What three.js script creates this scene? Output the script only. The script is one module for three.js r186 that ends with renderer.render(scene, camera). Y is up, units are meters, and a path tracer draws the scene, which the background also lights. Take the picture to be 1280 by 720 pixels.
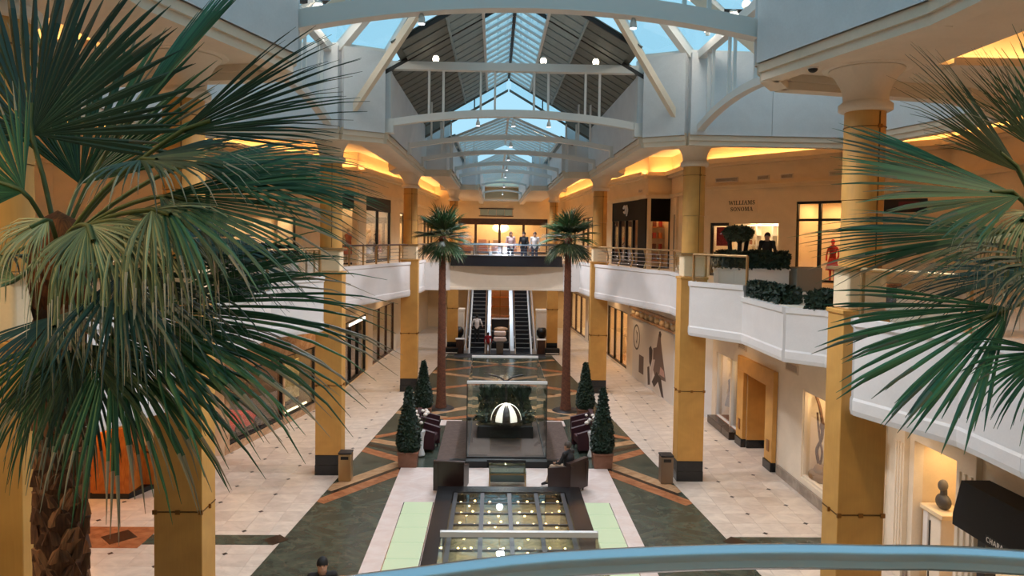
import * as THREE from 'three';
import { mergeGeometries } from 'three/addons/utils/BufferGeometryUtils.js';
import { RoundedBoxGeometry } from 'three/addons/geometries/RoundedBoxGeometry.js';
import { MarchingCubes } from 'three/addons/objects/MarchingCubes.js';
import { RectAreaLightUniformsLib } from 'three/addons/lights/RectAreaLightUniformsLib.js';
import { ImprovedNoise } from 'three/addons/math/ImprovedNoise.js';

// ------------------------------------------------------------------ camera, sky, exposure
const scene = new THREE.Scene();
const FOCAL = 920;                                     // in pixels of the 1280 x 720 frame
const camera = new THREE.PerspectiveCamera(2 * Math.atan(360 / FOCAL) * 180 / Math.PI, 1280 / 720, 0.05, 300);
const rad = (d) => d * Math.PI / 180;
camera.rotation.order = 'YXZ';
camera.position.set(-0.385, 7.1, 0);
camera.rotation.set(rad(-2.3), rad(-1.37), rad(0.8));
camera.setViewOffset(1280, 720, 0, 28, 1280, 720);     // the picture is cut a little above the lens axis
scene.add(camera);
const renderer = new THREE.WebGLRenderer();
renderer.toneMapping = THREE.LinearToneMapping;
renderer.toneMappingExposure = 0.92;
renderer.shadowMap.enabled = true;
RectAreaLightUniformsLib.init();
scene.background = new THREE.Color().setRGB(0.48, 0.86, 1.08);   // even, hazy blue-white evening sky above the glass roof

// a point of the photograph at a given distance into the hall (z = -depth)
camera.updateMatrixWorld(true);
function at(u, v, depth) {
  const d = new THREE.Vector3((u - 640) / FOCAL, -(v - 332) / FOCAL, -1).applyQuaternion(camera.quaternion);
  return camera.position.clone().addScaledVector(d, -depth / d.z);
}

// ------------------------------------------------------------------ helpers
let seedState = 7;
function rnd() { seedState = (seedState * 1664525 + 1013904223) >>> 0; return seedState / 4294967296; }
const rr = (a, b) => a + (b - a) * rnd();
const pick = (a) => a[Math.floor(rnd() * a.length) % a.length];
const V = (x, y, z) => new THREE.Vector3(x, y, z);
const noise = new ImprovedNoise();
const used = new Map();
function numbered(name) {
  const n = used.get(name) ?? 0; used.set(name, n + 1);
  return n ? `${name}_${String(n).padStart(3, '0')}` : name;
}
function plain(g) {
  let h = g.index ? g.toNonIndexed() : g;
  for (const k of Object.keys(h.attributes)) if (!['position', 'normal', 'color'].includes(k)) h.deleteAttribute(k);
  return h;
}
// texture coordinates in metres, laid flat on whichever side a face points to
function metreUv(g) {
  const p = g.attributes.position, n = g.attributes.normal, uv = new Float32Array(p.count * 2);
  for (let i = 0; i < p.count; i += 3) {
    let nx = 0, ny = 0, nz = 0;
    for (let k = 0; k < 3; k++) { nx += Math.abs(n.getX(i + k)); ny += Math.abs(n.getY(i + k)); nz += Math.abs(n.getZ(i + k)); }
    for (let k = 0; k < 3; k++) {
      const x = p.getX(i + k), y = p.getY(i + k), z = p.getZ(i + k);
      const [u, v] = ny >= nx && ny >= nz ? [x, -z] : nx >= nz ? [z, y] : [x, y];
      uv[(i + k) * 2] = u; uv[(i + k) * 2 + 1] = v;
    }
  }
  g.setAttribute('uv', new THREE.BufferAttribute(uv, 2));
  return g;
}
function join(geos) {
  const list = [geos].flat(9).map(plain);
  const g = list.length === 1 ? list[0].clone() : mergeGeometries(list, false);
  return metreUv(g);
}
function mesh(name, geos, material, parent = scene) {
  const g = geos.isBufferGeometry && geos.attributes.uv && geos.userData.ready ? geos : join(geos);
  const m = new THREE.Mesh(g, material);
  m.name = parent === scene ? numbered(name) : name;
  m.castShadow = m.receiveShadow = true;
  parent.add(m);
  return m;
}
const ready = (geos) => { const g = join(geos); g.userData.ready = true; return g; };
function tag(o, label, category, group) {
  o.userData.label = label; o.userData.category = category;
  if (group) o.userData.group = group;
  return o;
}
function thing(name, label, category, pos = [0, 0, 0], turn = 0, group) {
  const o = new THREE.Group(); o.name = numbered(name); scene.add(o);
  o.position.set(...pos); o.rotation.y = turn;
  return tag(o, label, category, group);
}
function structure(name, label) {
  const o = new THREE.Group(); o.name = numbered(name); scene.add(o);
  o.userData.kind = 'structure'; o.userData.label = label;
  return o;
}
function dup(root, pos, turn = 0, label, group) {
  const r = root.clone(); r.name = numbered(root.name.replace(/_\d{3}$/, '')); scene.add(r);
  r.position.set(...pos); r.rotation.y = turn;
  r.userData = { ...root.userData };
  if (label) r.userData.label = label;
  if (group) r.userData.group = group;
  return r;
}
// --- shapes
const mv = (g, x = 0, y = 0, z = 0, ry = 0, rx = 0, rz = 0) => { if (rx) g.rotateX(rx); if (rz) g.rotateZ(rz); if (ry) g.rotateY(ry); return g.translate(x, y, z); };
const box = (w, h, d, x = 0, y = 0, z = 0, ry = 0, rx = 0, rz = 0) => mv(new THREE.BoxGeometry(w, h, d), x, y, z, ry, rx, rz);
const boxTo = (x0, x1, y0, y1, z0, z1) => box(x1 - x0, y1 - y0, z1 - z0, (x0 + x1) / 2, (y0 + y1) / 2, (z0 + z1) / 2);
const rbox = (w, h, d, r, x = 0, y = 0, z = 0, ry = 0, rx = 0, rz = 0, seg = 2) => mv(new RoundedBoxGeometry(w, h, d, seg, Math.min(r, w / 2.01, h / 2.01, d / 2.01)), x, y, z, ry, rx, rz);
const cyl = (r0, r1, h, x = 0, y = 0, z = 0, seg = 20) => mv(new THREE.CylinderGeometry(r1, r0, h, seg), x, y + h / 2, z);   // r0 at the foot
const ball = (r, x, y, z, sx = 1, sy = 1, sz = 1, w = 14, h = 10) => mv(new THREE.SphereGeometry(r, w, h).scale(sx, sy, sz), x, y, z);
const lathe = (pts, x = 0, y = 0, z = 0, seg = 28) => mv(new THREE.LatheGeometry(pts.map((p) => new THREE.Vector2(...p)), seg), x, y, z);
const tube = (pts, r, seg = 8, n = 0, closed = false) => new THREE.TubeGeometry(new THREE.CatmullRomCurve3(pts.map((p) => (p.isVector3 ? p : V(...p))), closed, 'catmullrom', 0.5), n || Math.max(2, pts.length * 4), r, seg, closed);
function rod(a, b, r, seg = 8) {
  a = a.isVector3 ? a : V(...a); b = b.isVector3 ? b : V(...b);
  const g = new THREE.CylinderGeometry(r, r, a.distanceTo(b), seg);
  g.applyQuaternion(new THREE.Quaternion().setFromUnitVectors(V(0, 1, 0), b.clone().sub(a).normalize()));
  return g.translate((a.x + b.x) / 2, (a.y + b.y) / 2, (a.z + b.z) / 2);
}
// a straight beam of section w (sideways) x h between two points
function beam(a, b, w, h) {
  a = a.isVector3 ? a : V(...a); b = b.isVector3 ? b : V(...b);
  const d = b.clone().sub(a), L = d.length(); d.normalize();
  let up = Math.abs(d.y) > 0.98 ? V(0, 0, 1) : V(0, 1, 0);
  const side = new THREE.Vector3().crossVectors(up, d).normalize(); up = new THREE.Vector3().crossVectors(d, side);
  const g = new THREE.BoxGeometry(w, h, L);
  g.applyMatrix4(new THREE.Matrix4().makeBasis(side, up, d));
  return g.translate((a.x + b.x) / 2, (a.y + b.y) / 2, (a.z + b.z) / 2);
}
// plan outline [x, z] raised from y0 to y1
function plan(pts, y0, y1, holes = [], bevel = 0) {
  const s = new THREE.Shape(pts.map(([x, z]) => new THREE.Vector2(x, -z)));
  for (const h of holes) s.holes.push(new THREE.Path(h.map(([x, z]) => new THREE.Vector2(x, -z))));
  const g = new THREE.ExtrudeGeometry(s, { depth: y1 - y0 - 2 * bevel, bevelEnabled: bevel > 0, bevelSize: bevel, bevelThickness: bevel, bevelOffset: -bevel, bevelSegments: 1, curveSegments: 8 });
  return g.rotateX(-Math.PI / 2).translate(0, y0 + bevel, 0);
}
// upright outline [x, y] with thickness d towards +z
function upright(pts, d, x = 0, y = 0, z = 0, ry = 0, holes = []) {
  const s = new THREE.Shape(pts.map(([a, b]) => new THREE.Vector2(a, b)));
  for (const h of holes) s.holes.push(new THREE.Path(h.map(([a, b]) => new THREE.Vector2(a, b))));
  return mv(new THREE.ExtrudeGeometry(s, { depth: d, bevelEnabled: false, curveSegments: 10 }), x, y, z, ry);
}

// ------------------------------------------------------------------ computed textures (grain and colour only)
function texture(size, fn, srgb = true, rep = 1) {
  const data = new Uint8Array(size * size * 4);
  for (let j = 0; j < size; j++) for (let i = 0; i < size; i++) {
    const c = fn(i / size, j / size, i, j), o = (j * size + i) * 4;
    for (let k = 0; k < 3; k++) data[o + k] = Math.max(0, Math.min(255, c[k]));
    data[o + 3] = 255;
  }
  const t = new THREE.DataTexture(data, size, size);
  t.magFilter = THREE.LinearFilter; t.wrapS = t.wrapT = THREE.RepeatWrapping; t.repeat.set(rep, rep);
  if (srgb) t.colorSpace = THREE.SRGBColorSpace;
  t.needsUpdate = true;
  return t;
}
// noise that repeats over the unit square
const wrapNoise = (u, v, f, s) => {
  const a = u * 2 * Math.PI, b = v * 2 * Math.PI, r = f / 6.283;
  return noise.noise(Math.cos(a) * r + s, Math.sin(a) * r + Math.cos(b) * r * 1.3 + s * 1.7, Math.sin(b) * r * 1.3 - s);
};
const fbm = (u, v, f, s) => wrapNoise(u, v, f, s) + 0.5 * wrapNoise(u, v, f * 2.1, s + 3) + 0.25 * wrapNoise(u, v, f * 4.3, s + 7);
const mixc = (a, b, t) => a.map((x, i) => x + (b[i] - x) * Math.max(0, Math.min(1, t)));
function stone(a, b, vein, f = 6, s = 1, rep = 0.5, veins = 0.5) {
  return texture(256, (u, v) => {
    const n = fbm(u, v, f, s), w = Math.pow(1 - Math.min(1, Math.abs(fbm(u, v, f * 0.7, s + 11)) * 5), 3) * veins, g = (rnd() - 0.5) * 7;
    return mixc(mixc(a, b, 0.5 + n * 0.9), vein, w).map((x) => x + g);
  }, true, rep);
}
function plaster(c, amp = 5, rep = 0.4, s = 2) {
  return texture(128, (u, v) => { const n = fbm(u, v, 5, s) * amp + (rnd() - 0.5) * amp; return c.map((x) => x + n); }, true, rep);
}
function woodGrain(a, b, rep = 1, s = 4) {
  return texture(256, (u, v) => { const n = wrapNoise(u, v * 0.12, 60, s) * 0.7 + fbm(u, v, 5, s) * 0.5; return mixc(a, b, 0.5 + n).map((x) => x + (rnd() - 0.5) * 6); }, true, rep);
}
function S(opts) { return new THREE.MeshStandardMaterial({ roughness: 0.7, ...opts }); }
const lin = (r, g, b) => new THREE.Color().setRGB(r, g, b);
const MAT = {
  tileWhite: S({ map: stone([226, 214, 200], [208, 196, 183], [190, 176, 162], 5, 1, 0.7, 0.25), roughness: 0.28 }),
  tileWhite2: S({ map: stone([216, 203, 190], [200, 187, 174], [180, 166, 152], 5, 5, 0.7, 0.25), roughness: 0.28 }),
  tilePink: S({ map: stone([232, 218, 210], [222, 202, 192], [205, 186, 176], 4, 3, 0.6, 0.3), roughness: 0.3 }),
  grout: S({ color: 0x9b9086, roughness: 0.9 }),
  insetDark: S({ color: 0x1f1d1c, roughness: 0.3 }),
  greenMarble: S({ map: stone([74, 84, 72], [52, 62, 55], [112, 98, 80], 7, 8, 0.45, 0.45), roughness: 0.22 }),
  tanMarble: S({ map: stone([196, 160, 122], [172, 134, 98], [140, 104, 76], 6, 9, 0.6, 0.4), roughness: 0.25 }),
  orangeMarble: S({ map: stone([182, 122, 84], [156, 98, 64], [120, 74, 50], 6, 12, 0.6, 0.5), roughness: 0.25 }),
  darkMarble: S({ map: stone([62, 48, 38], [44, 34, 28], [90, 70, 54], 6, 14, 0.6, 0.4), roughness: 0.22 }),
  granite: S({ map: texture(128, () => { const r = rnd(); const k = r > 0.9 ? 62 : r > 0.6 ? 32 : 20; return [k, k, k + 1]; }, true, 1.4), roughness: 0.25 }),
  plasterWhite: S({ map: plaster([226, 224, 222]), roughness: 0.75 }),
  plasterGrey: S({ map: plaster([214, 216, 218]), roughness: 0.8 }),
  parapet: S({ map: plaster([228, 222, 216], 4), roughness: 0.55 }),
  cream: S({ map: plaster([232, 208, 168], 5), roughness: 0.7 }),
  creamPale: S({ map: plaster([232, 218, 196], 5), roughness: 0.7 }),
  soffit: S({ map: plaster([224, 208, 186], 4), roughness: 0.8 }),
  capital: S({ map: plaster([232, 218, 198], 4), roughness: 0.7 }),
  ochre: S({ map: texture(256, (u, v) => { const n = fbm(u, v, 4, 20) * 10 + wrapNoise(u * 3, v * 0.1, 40, 5) * 5; return [206 + n, 153 + n * 0.9, 78 + n * 0.6]; }, true, 0.5), roughness: 0.5 }),
  brass: S({ color: 0x9a6a34, metalness: 0.8, roughness: 0.35 }),
  brassPale: S({ color: 0xb99a6c, metalness: 0.75, roughness: 0.32 }),
  joint: S({ color: 0x6d4a1e, roughness: 0.8 }),
  steel: S({ color: 0xc9cdd2, metalness: 1, roughness: 0.2 }),
  steelWhite: S({ color: 0xd9d8d4, roughness: 0.45 }),
  roofDeck: S({ map: plaster([112, 114, 108], 8, 1), roughness: 0.7 }),
  roofPale: S({ map: plaster([150, 164, 166], 8, 1), roughness: 0.7 }),
  black: S({ color: 0x0c0b0b, roughness: 0.45 }),
  charcoal: S({ color: 0x211d1b, roughness: 0.5 }),
  leather: S({ color: 0x2a1813, roughness: 0.38 }),
  burgundy: S({ color: 0x35121a, roughness: 0.55 }),
  walnut: S({ map: woodGrain([86, 58, 44], [56, 36, 28], 0.7), roughness: 0.4 }),
  oakOrange: S({ map: woodGrain([206, 128, 52], [176, 98, 34], 0.6, 9), roughness: 0.4 }),
  rug: S({ map: texture(128, (u, v) => { const n = fbm(u, v, 8, 30) * 10 + (rnd() - 0.5) * 22; return [92 + n, 76 + n, 68 + n]; }, true, 1), roughness: 0.95 }),
  pot: S({ map: plaster([126, 84, 62], 10, 1.5), roughness: 0.6 }),
  ink: S({ color: 0x17120f, roughness: 0.6 }),
  mirrorBack: S({ color: 0x6d7477, metalness: 0.6, roughness: 0.25 }),
};
const glass = (r, g, b) => new THREE.MeshPhysicalMaterial({ color: lin(r, g, b), transmission: 1, thickness: 0, roughness: 0.02, ior: 1.5, metalness: 0 });
MAT.glassClear = glass(0.93, 0.97, 0.96);
MAT.glassRoof = glass(0.9, 0.96, 0.98);
MAT.glassShop = glass(0.97, 0.97, 0.96);
const glow = (hex, k) => new THREE.MeshStandardMaterial({ color: 0xffffff, emissive: new THREE.Color(hex), emissiveIntensity: k, roughness: 0.6 });
function lampRect(color, power, w, h, pos, target) {
  const l = new THREE.RectAreaLight(color, power, w, h);
  l.position.set(...pos); l.lookAt(...target); scene.add(l);
  return l;
}
// ------------------------------------------------------------------ lower floor: tiles, inlays, seating island
const fieldEdge = (z) => 5.2 - 0.079 * (-z - 17);
function clip(poly, a, b, c) {          // keeps the part where a*x + b*z + c >= 0
  const out = [];
  for (let i = 0; i < poly.length; i++) {
    const p = poly[i], q = poly[(i + 1) % poly.length], fp = a * p[0] + b * p[1] + c, fq = a * q[0] + b * q[1] + c;
    if (fp >= 0) out.push(p);
    if ((fp >= 0) !== (fq >= 0)) { const t = fp / (fp - fq); out.push([p[0] + (q[0] - p[0]) * t, p[1] + (q[1] - p[1]) * t]); }
  }
  return out;
}
const area2 = (p) => { let s = 0; for (let i = 0; i < p.length; i++) { const q = p[(i + 1) % p.length]; s += p[i][0] * q[1] - q[0] * p[i][1]; } return Math.abs(s) / 2; };
function seen(x, y, z) {                // where a point falls in the frame, 1280 x 720
  const p = V(x, y, z).sub(camera.position).applyQuaternion(camera.quaternion.clone().invert());
  return p.z > -0.1 ? null : [640 + FOCAL * p.x / -p.z, 332 - FOCAL * p.y / -p.z];
}
const inFrame = (s, m = 0) => s && s[0] > -m && s[0] < 1280 + m && s[1] > -m && s[1] < 720 + m;
const floor = structure('floor', 'polished stone floor of the lower hall with white tiled aisles and dark marble inlays');
mesh('slab', boxTo(-16, 16, -0.4, -0.012, -62, 6), MAT.grout, floor);
{
  const T = 0.625, cells = [];
  for (const side of [-1, 1]) {
    for (let i = 0; i < 24; i++) for (let k = 0; k < 92; k++) {
      const z1 = -3 - k * T, z0 = z1 - T, x0 = 2.5 + i * T, x1 = x0 + T;
      if (x0 > (side > 0 ? 9 : 14.5) || (x0 > 8.6 && z0 < -26)) continue;
      const j = 0.003;
      let p = [[x0 + j, z0 + j], [x1 - j, z0 + j], [x1 - j, z1 - j], [x0 + j, z1 - j]];
      p = clip(p, 1, -0.079, -6.543 - 0.004);          // x >= fieldEdge(z)
      if (p.length < 3 || area2(p) < 0.01) continue;
      p = p.map(([x, z]) => [x * side, z]);
      const c = p.reduce((s, q) => [s[0] + q[0] / p.length, s[1] + q[1] / p.length], [0, 0]);
      const s = seen(c[0], 0, c[1]);
      if (!inFrame(s, 400)) continue;
      const scr = p.map(([x, z]) => seen(x, 0, z)), size = scr.some((q) => !q) ? 0 : area2(scr);
      cells.push({ p, size: inFrame(s, 5) && s[1] < 712 ? size : size * 0.01, m: (i * 7 + k * 13 + (side > 0 ? 3 : 0)) % 5 < 2 ? 1 : 0, i, k, side, x0, z1 });
    }
  }
  cells.sort((a, b) => b.size - a.size);
  cells.forEach((c, n) => { c.g = plan(c.p, -0.012, 0); if (n < 300) mesh('tile', c.g, c.m ? MAT.tileWhite2 : MAT.tileWhite, floor); });
  const rest = mesh('tiles_beyond', cells.slice(300).map((c) => c.g), MAT.tileWhite, floor);
  rest.userData.kind = 'stuff';
  const inset = ready(box(0.1, 0.014, 0.1, 0, 0, 0, Math.PI / 4));
  let placed = 0;
  for (const c of cells) {
    if (c.size < 20 || (c.i % 2) || (c.k + (c.i % 4 === 0 ? 0 : 1)) % 2 || placed > 150) continue;
    if (Math.abs(c.x0) < fieldEdge(c.z1) + 0.25) continue;
    mesh('inset_tile', inset, MAT.insetDark, floor).position.set(c.x0 * c.side, -0.0055, c.z1); placed++;
  }
  // green marble field in slabs
  for (let k = 0; k < 26; k++) {
    const za = -3 - k * 1.56, zb = za - 1.552;
    for (const side of [-1, 1]) {
      const p = [[0.003, za], [fieldEdge(za) - 0.004, za], [fieldEdge(zb) - 0.004, zb], [0.003, zb]].map(([x, z]) => [x * side, z]);
      mesh('marble_slab', plan(p, -0.012, 0), MAT.greenMarble, floor);
    }
  }
  // inlaid bands: [from, to, width, stone]
  const bands = [
    [[3.0, -23.0], [4.95, -20.25], 0.46, MAT.tanMarble], [[3.0, -22.4], [4.75, -19.95], 0.3, MAT.darkMarble], [[3.05, -21.95], [4.95, -19.3], 0.4, MAT.orangeMarble],
    [[3.0, -22.8], [4.72, -24.2], 0.42, MAT.orangeMarble], [[3.1, -23.75], [4.62, -24.75], 0.26, MAT.darkMarble], [[3.1, -24.5], [4.55, -25.25], 0.42, MAT.tanMarble],
    [[3.1, -25.3], [4.5, -25.9], 0.24, MAT.darkMarble], [[3.0, -26.8], [4.5, -25.6], 0.3, MAT.orangeMarble],
    [[2.2, -28.4], [4.25, -29.3], 0.42, MAT.tanMarble], [[0.1, -29.2], [2.3, -28.2], 0.36, MAT.orangeMarble], [[0.1, -31.2], [3.4, -28.6], 0.42, MAT.tanMarble],
    [[0.2, -31.4], [3.9, -33.4], 0.46, MAT.tanMarble], [[0.1, -35.6], [3.7, -33.4], 0.42, MAT.orangeMarble], [[0.1, -36.0], [3.55, -38.0], 0.46, MAT.tanMarble],
    [[0.1, -40.4], [3.4, -38.2], 0.46, MAT.orangeMarble], [[0.1, -40.6], [3.1, -42.1], 0.4, MAT.tanMarble], [[0.1, -33.9], [2.4, -32.7], 0.25, MAT.darkMarble], [[0.1, -38.4], [2.3, -37.4], 0.25, MAT.darkMarble],
  ];
  for (const side of [-1, 1]) for (const [a, b, w, m] of bands) {
    const dx = b[0] - a[0], dz = b[1] - a[1], L = Math.hypot(dx, dz), nx = -dz / L * w / 2, nz = dx / L * w / 2;
    let p = [[a[0] + nx, a[1] + nz], [b[0] + nx, b[1] + nz], [b[0] - nx, b[1] - nz], [a[0] - nx, a[1] - nz]];
    p = clip(clip(p, -1, 0.079, 5.2 + 1.343 - 0.008), 1, 0, -0.006).map(([x, z]) => [x * side, z]);
    mesh('inlay_band', plan(p, -0.01, 0.002 + 0.0006 * (bands.findIndex((q) => q[1] === b) % 5)), m, floor);
  }
  // a green band across each tiled aisle beside the first columns, with a tan border and dark lozenge
  for (const side of [-1, 1]) {
    mesh('inlay_band', boxTo(Math.min(side * 5.35, side * 8.3), Math.max(side * 5.35, side * 8.3), -0.01, 0.002, -17.15, -16.6), MAT.greenMarble, floor);
    mesh('inlay_band', boxTo(Math.min(side * 8.3, side * 14), Math.max(side * 8.3, side * 14), -0.01, 0.003, -17.6, -16.4), MAT.orangeMarble, floor);
    mesh('inlay_lozenge', box(0.6, 0.014, 0.6, side * 9, -0.002, -17, Math.PI / 4), MAT.darkMarble, floor);
    mesh('inlay_lozenge', box(0.42, 0.014, 0.42, side * 5.35, -0.003, -16.88, Math.PI / 4), MAT.darkMarble, floor);
  }
  mesh('landing_mat', boxTo(-2.7, 2.7, -0.01, 0.006, -45.6, -42.6), S({ color: 0x34363a, roughness: 0.6, metalness: 0.3 }), floor);
  mesh('threshold_strip', boxTo(-1.6, 1.75, -0.01, 0.03, -42.55, -42.35), MAT.steel, floor);
  // pale seating island
  for (let k = 0; k < 12; k++) for (let i = 0; i < 4; i++) {
    const z1 = -22.2 + k * 1.6, x0 = -3.15 + i * 1.575;
    if (i > 0 && i < 3 && k > 1) { if (k < 12) { mesh('island_tile', boxTo(x0 + 0.002, x0 + 1.573, -0.01, 0.02, z1 + 0.002, z1 + 1.598), MAT.tilePink, floor); } continue; }
    mesh('island_tile', boxTo(x0 + 0.002, x0 + 1.573, -0.01, 0.02, z1 + 0.002, z1 + 1.598), MAT.tilePink, floor);
  }
  for (const s of [-1, 1]) mesh('island_tile', boxTo(Math.min(s * 1.55, s * 2.35), Math.max(s * 1.55, s * 2.35), -0.01, 0.02, -28.0, -27.25), MAT.tilePink, floor);
}

// ------------------------------------------------------------------ upper floor slab and its edge
const EDGE = [[3.9, -36.2], [4.2, -33.4], [6.2, -26.8], [5.95, -21.9], [5.3, -20.85], [6.3, -19.3], [6.3, -16.5], [6.95, -15.8], [6.95, -14.2], [5.42, -11.45], [6.0, -9.7], [5.95, -8.4], [5.95, 1.0]];   // on the right, far to near
const mir = (pts) => pts.map(([x, z]) => [-x, z]);
const upperFloor = structure('floor_upper', 'upper gallery floor running round the open hall');
{
  const bridgeFar = [[3.9, -36.2], [3.9, -40.5]];
  const right = [...bridgeFar.slice(0, 1), ...EDGE.slice(1), [15.5, 1.0], [15.5, -62], [-15.5, -62], [-15.5, 1.0], ...mir(EDGE).reverse()];
  const farHole = [[-3.9, -40.5], [3.9, -40.5], [3.9, -52.5], [-3.9, -52.5]];
  mesh('slab', plan(right, 4.42, 5.6, [farHole]), MAT.soffit, upperFloor);
  mesh('near_bridge', plan([[-5.95, 1.0], [-0.75, -1.0], [0.1, -1.2], [1.0, -1.1], [5.95, 1.0], [5.95, 4], [-5.95, 4]], 4.9, 5.6), MAT.soffit, upperFloor);
}
// parapets: a row of pale panels with a cap and a rounded foot under each gallery edge
const parapetProfile = [[0, 4.36], [0.05, 4.32], [0.11, 4.34], [0.13, 4.42], [0.13, 4.58], [0.11, 4.62], [0.11, 5.72], [0.15, 5.76], [0.15, 5.88], [0, 5.88]];
function parapetPanel(a, b, top) {
  const L = Math.hypot(b[0] - a[0], b[1] - a[1]), prof = parapetProfile.map(([x, y]) => [x, y > 5 ? y + top - 5.88 : y]);
  const s = new THREE.Shape(prof.map(([x, y]) => new THREE.Vector2(x, y)));
  const g = new THREE.ExtrudeGeometry(s, { depth: L, bevelEnabled: false });           // profile in x,y, length along z
  g.translate(0, 0, -L / 2);
  return [g, (a[0] + b[0]) / 2, (a[1] + b[1]) / 2, Math.atan2(b[0] - a[0], b[1] - a[1])];
}
for (const side of [1, -1]) {
  const p = structure(side > 0 ? 'wall_parapet_right' : 'wall_parapet_left', side > 0 ? 'white panelled gallery parapet winding above the mural wall and alcove' : 'white panelled gallery parapet winding above the wooden kiosk');
  const pts = side > 0 ? EDGE : mir(EDGE);
  for (let i = 0; i < pts.length - 1; i++) {
    const a = pts[i], b = pts[i + 1], top = i === 5 || i === 6 || i === 7 ? 5.58 : 5.88;
    const n = Math.max(1, Math.round(Math.hypot(b[0] - a[0], b[1] - a[1]) / 3.2));
    for (let k = 0; k < n; k++) {
      const q = (t) => [a[0] + (b[0] - a[0]) * t, a[1] + (b[1] - a[1]) * t];
      const [g, x, z, turn] = parapetPanel(q(k / n), q((k + 1) / n), top);
      if (side > 0) g.scale(-1, 1, 1), g.index ?? 0;
      const h = plain(g);
      if (side > 0) { const ar = h.attributes.position.array, nr = h.attributes.normal.array; for (let t = 0; t < ar.length; t += 9) for (let c = 0; c < 3; c++) { [ar[t + c], ar[t + 3 + c]] = [ar[t + 3 + c], ar[t + c]]; [nr[t + c], nr[t + 3 + c]] = [nr[t + 3 + c], nr[t + c]]; } }
      mesh('panel', h.rotateY(turn).translate(x, 0, z), MAT.parapet, p);
    }
  }
}
{
  const b = thing('footbridge', 'cream sided footbridge crossing between the two slender palms', 'bridge', [0, 0, 0]);
  mesh('deck', boxTo(-3.95, 3.95, 4.5, 5.6, -40.5, -36.2), MAT.soffit, b);
  mesh('side_panel', [boxTo(-2.55, 3.0, 4.5, 5.55, -36.2, -36.1), boxTo(-2.55, 3.0, 4.44, 4.56, -36.2, -36.06), boxTo(-2.55, 3.0, 5.5, 5.6, -36.2, -36.06)], MAT.creamPale, b);
  mesh('end_panel', boxTo(-3.95, -2.55, 4.4, 5.75, -36.2, -36.08), MAT.parapet, b);
  mesh('end_panel', boxTo(3.0, 3.95, 4.4, 5.75, -36.2, -36.08), MAT.parapet, b);
}

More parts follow.
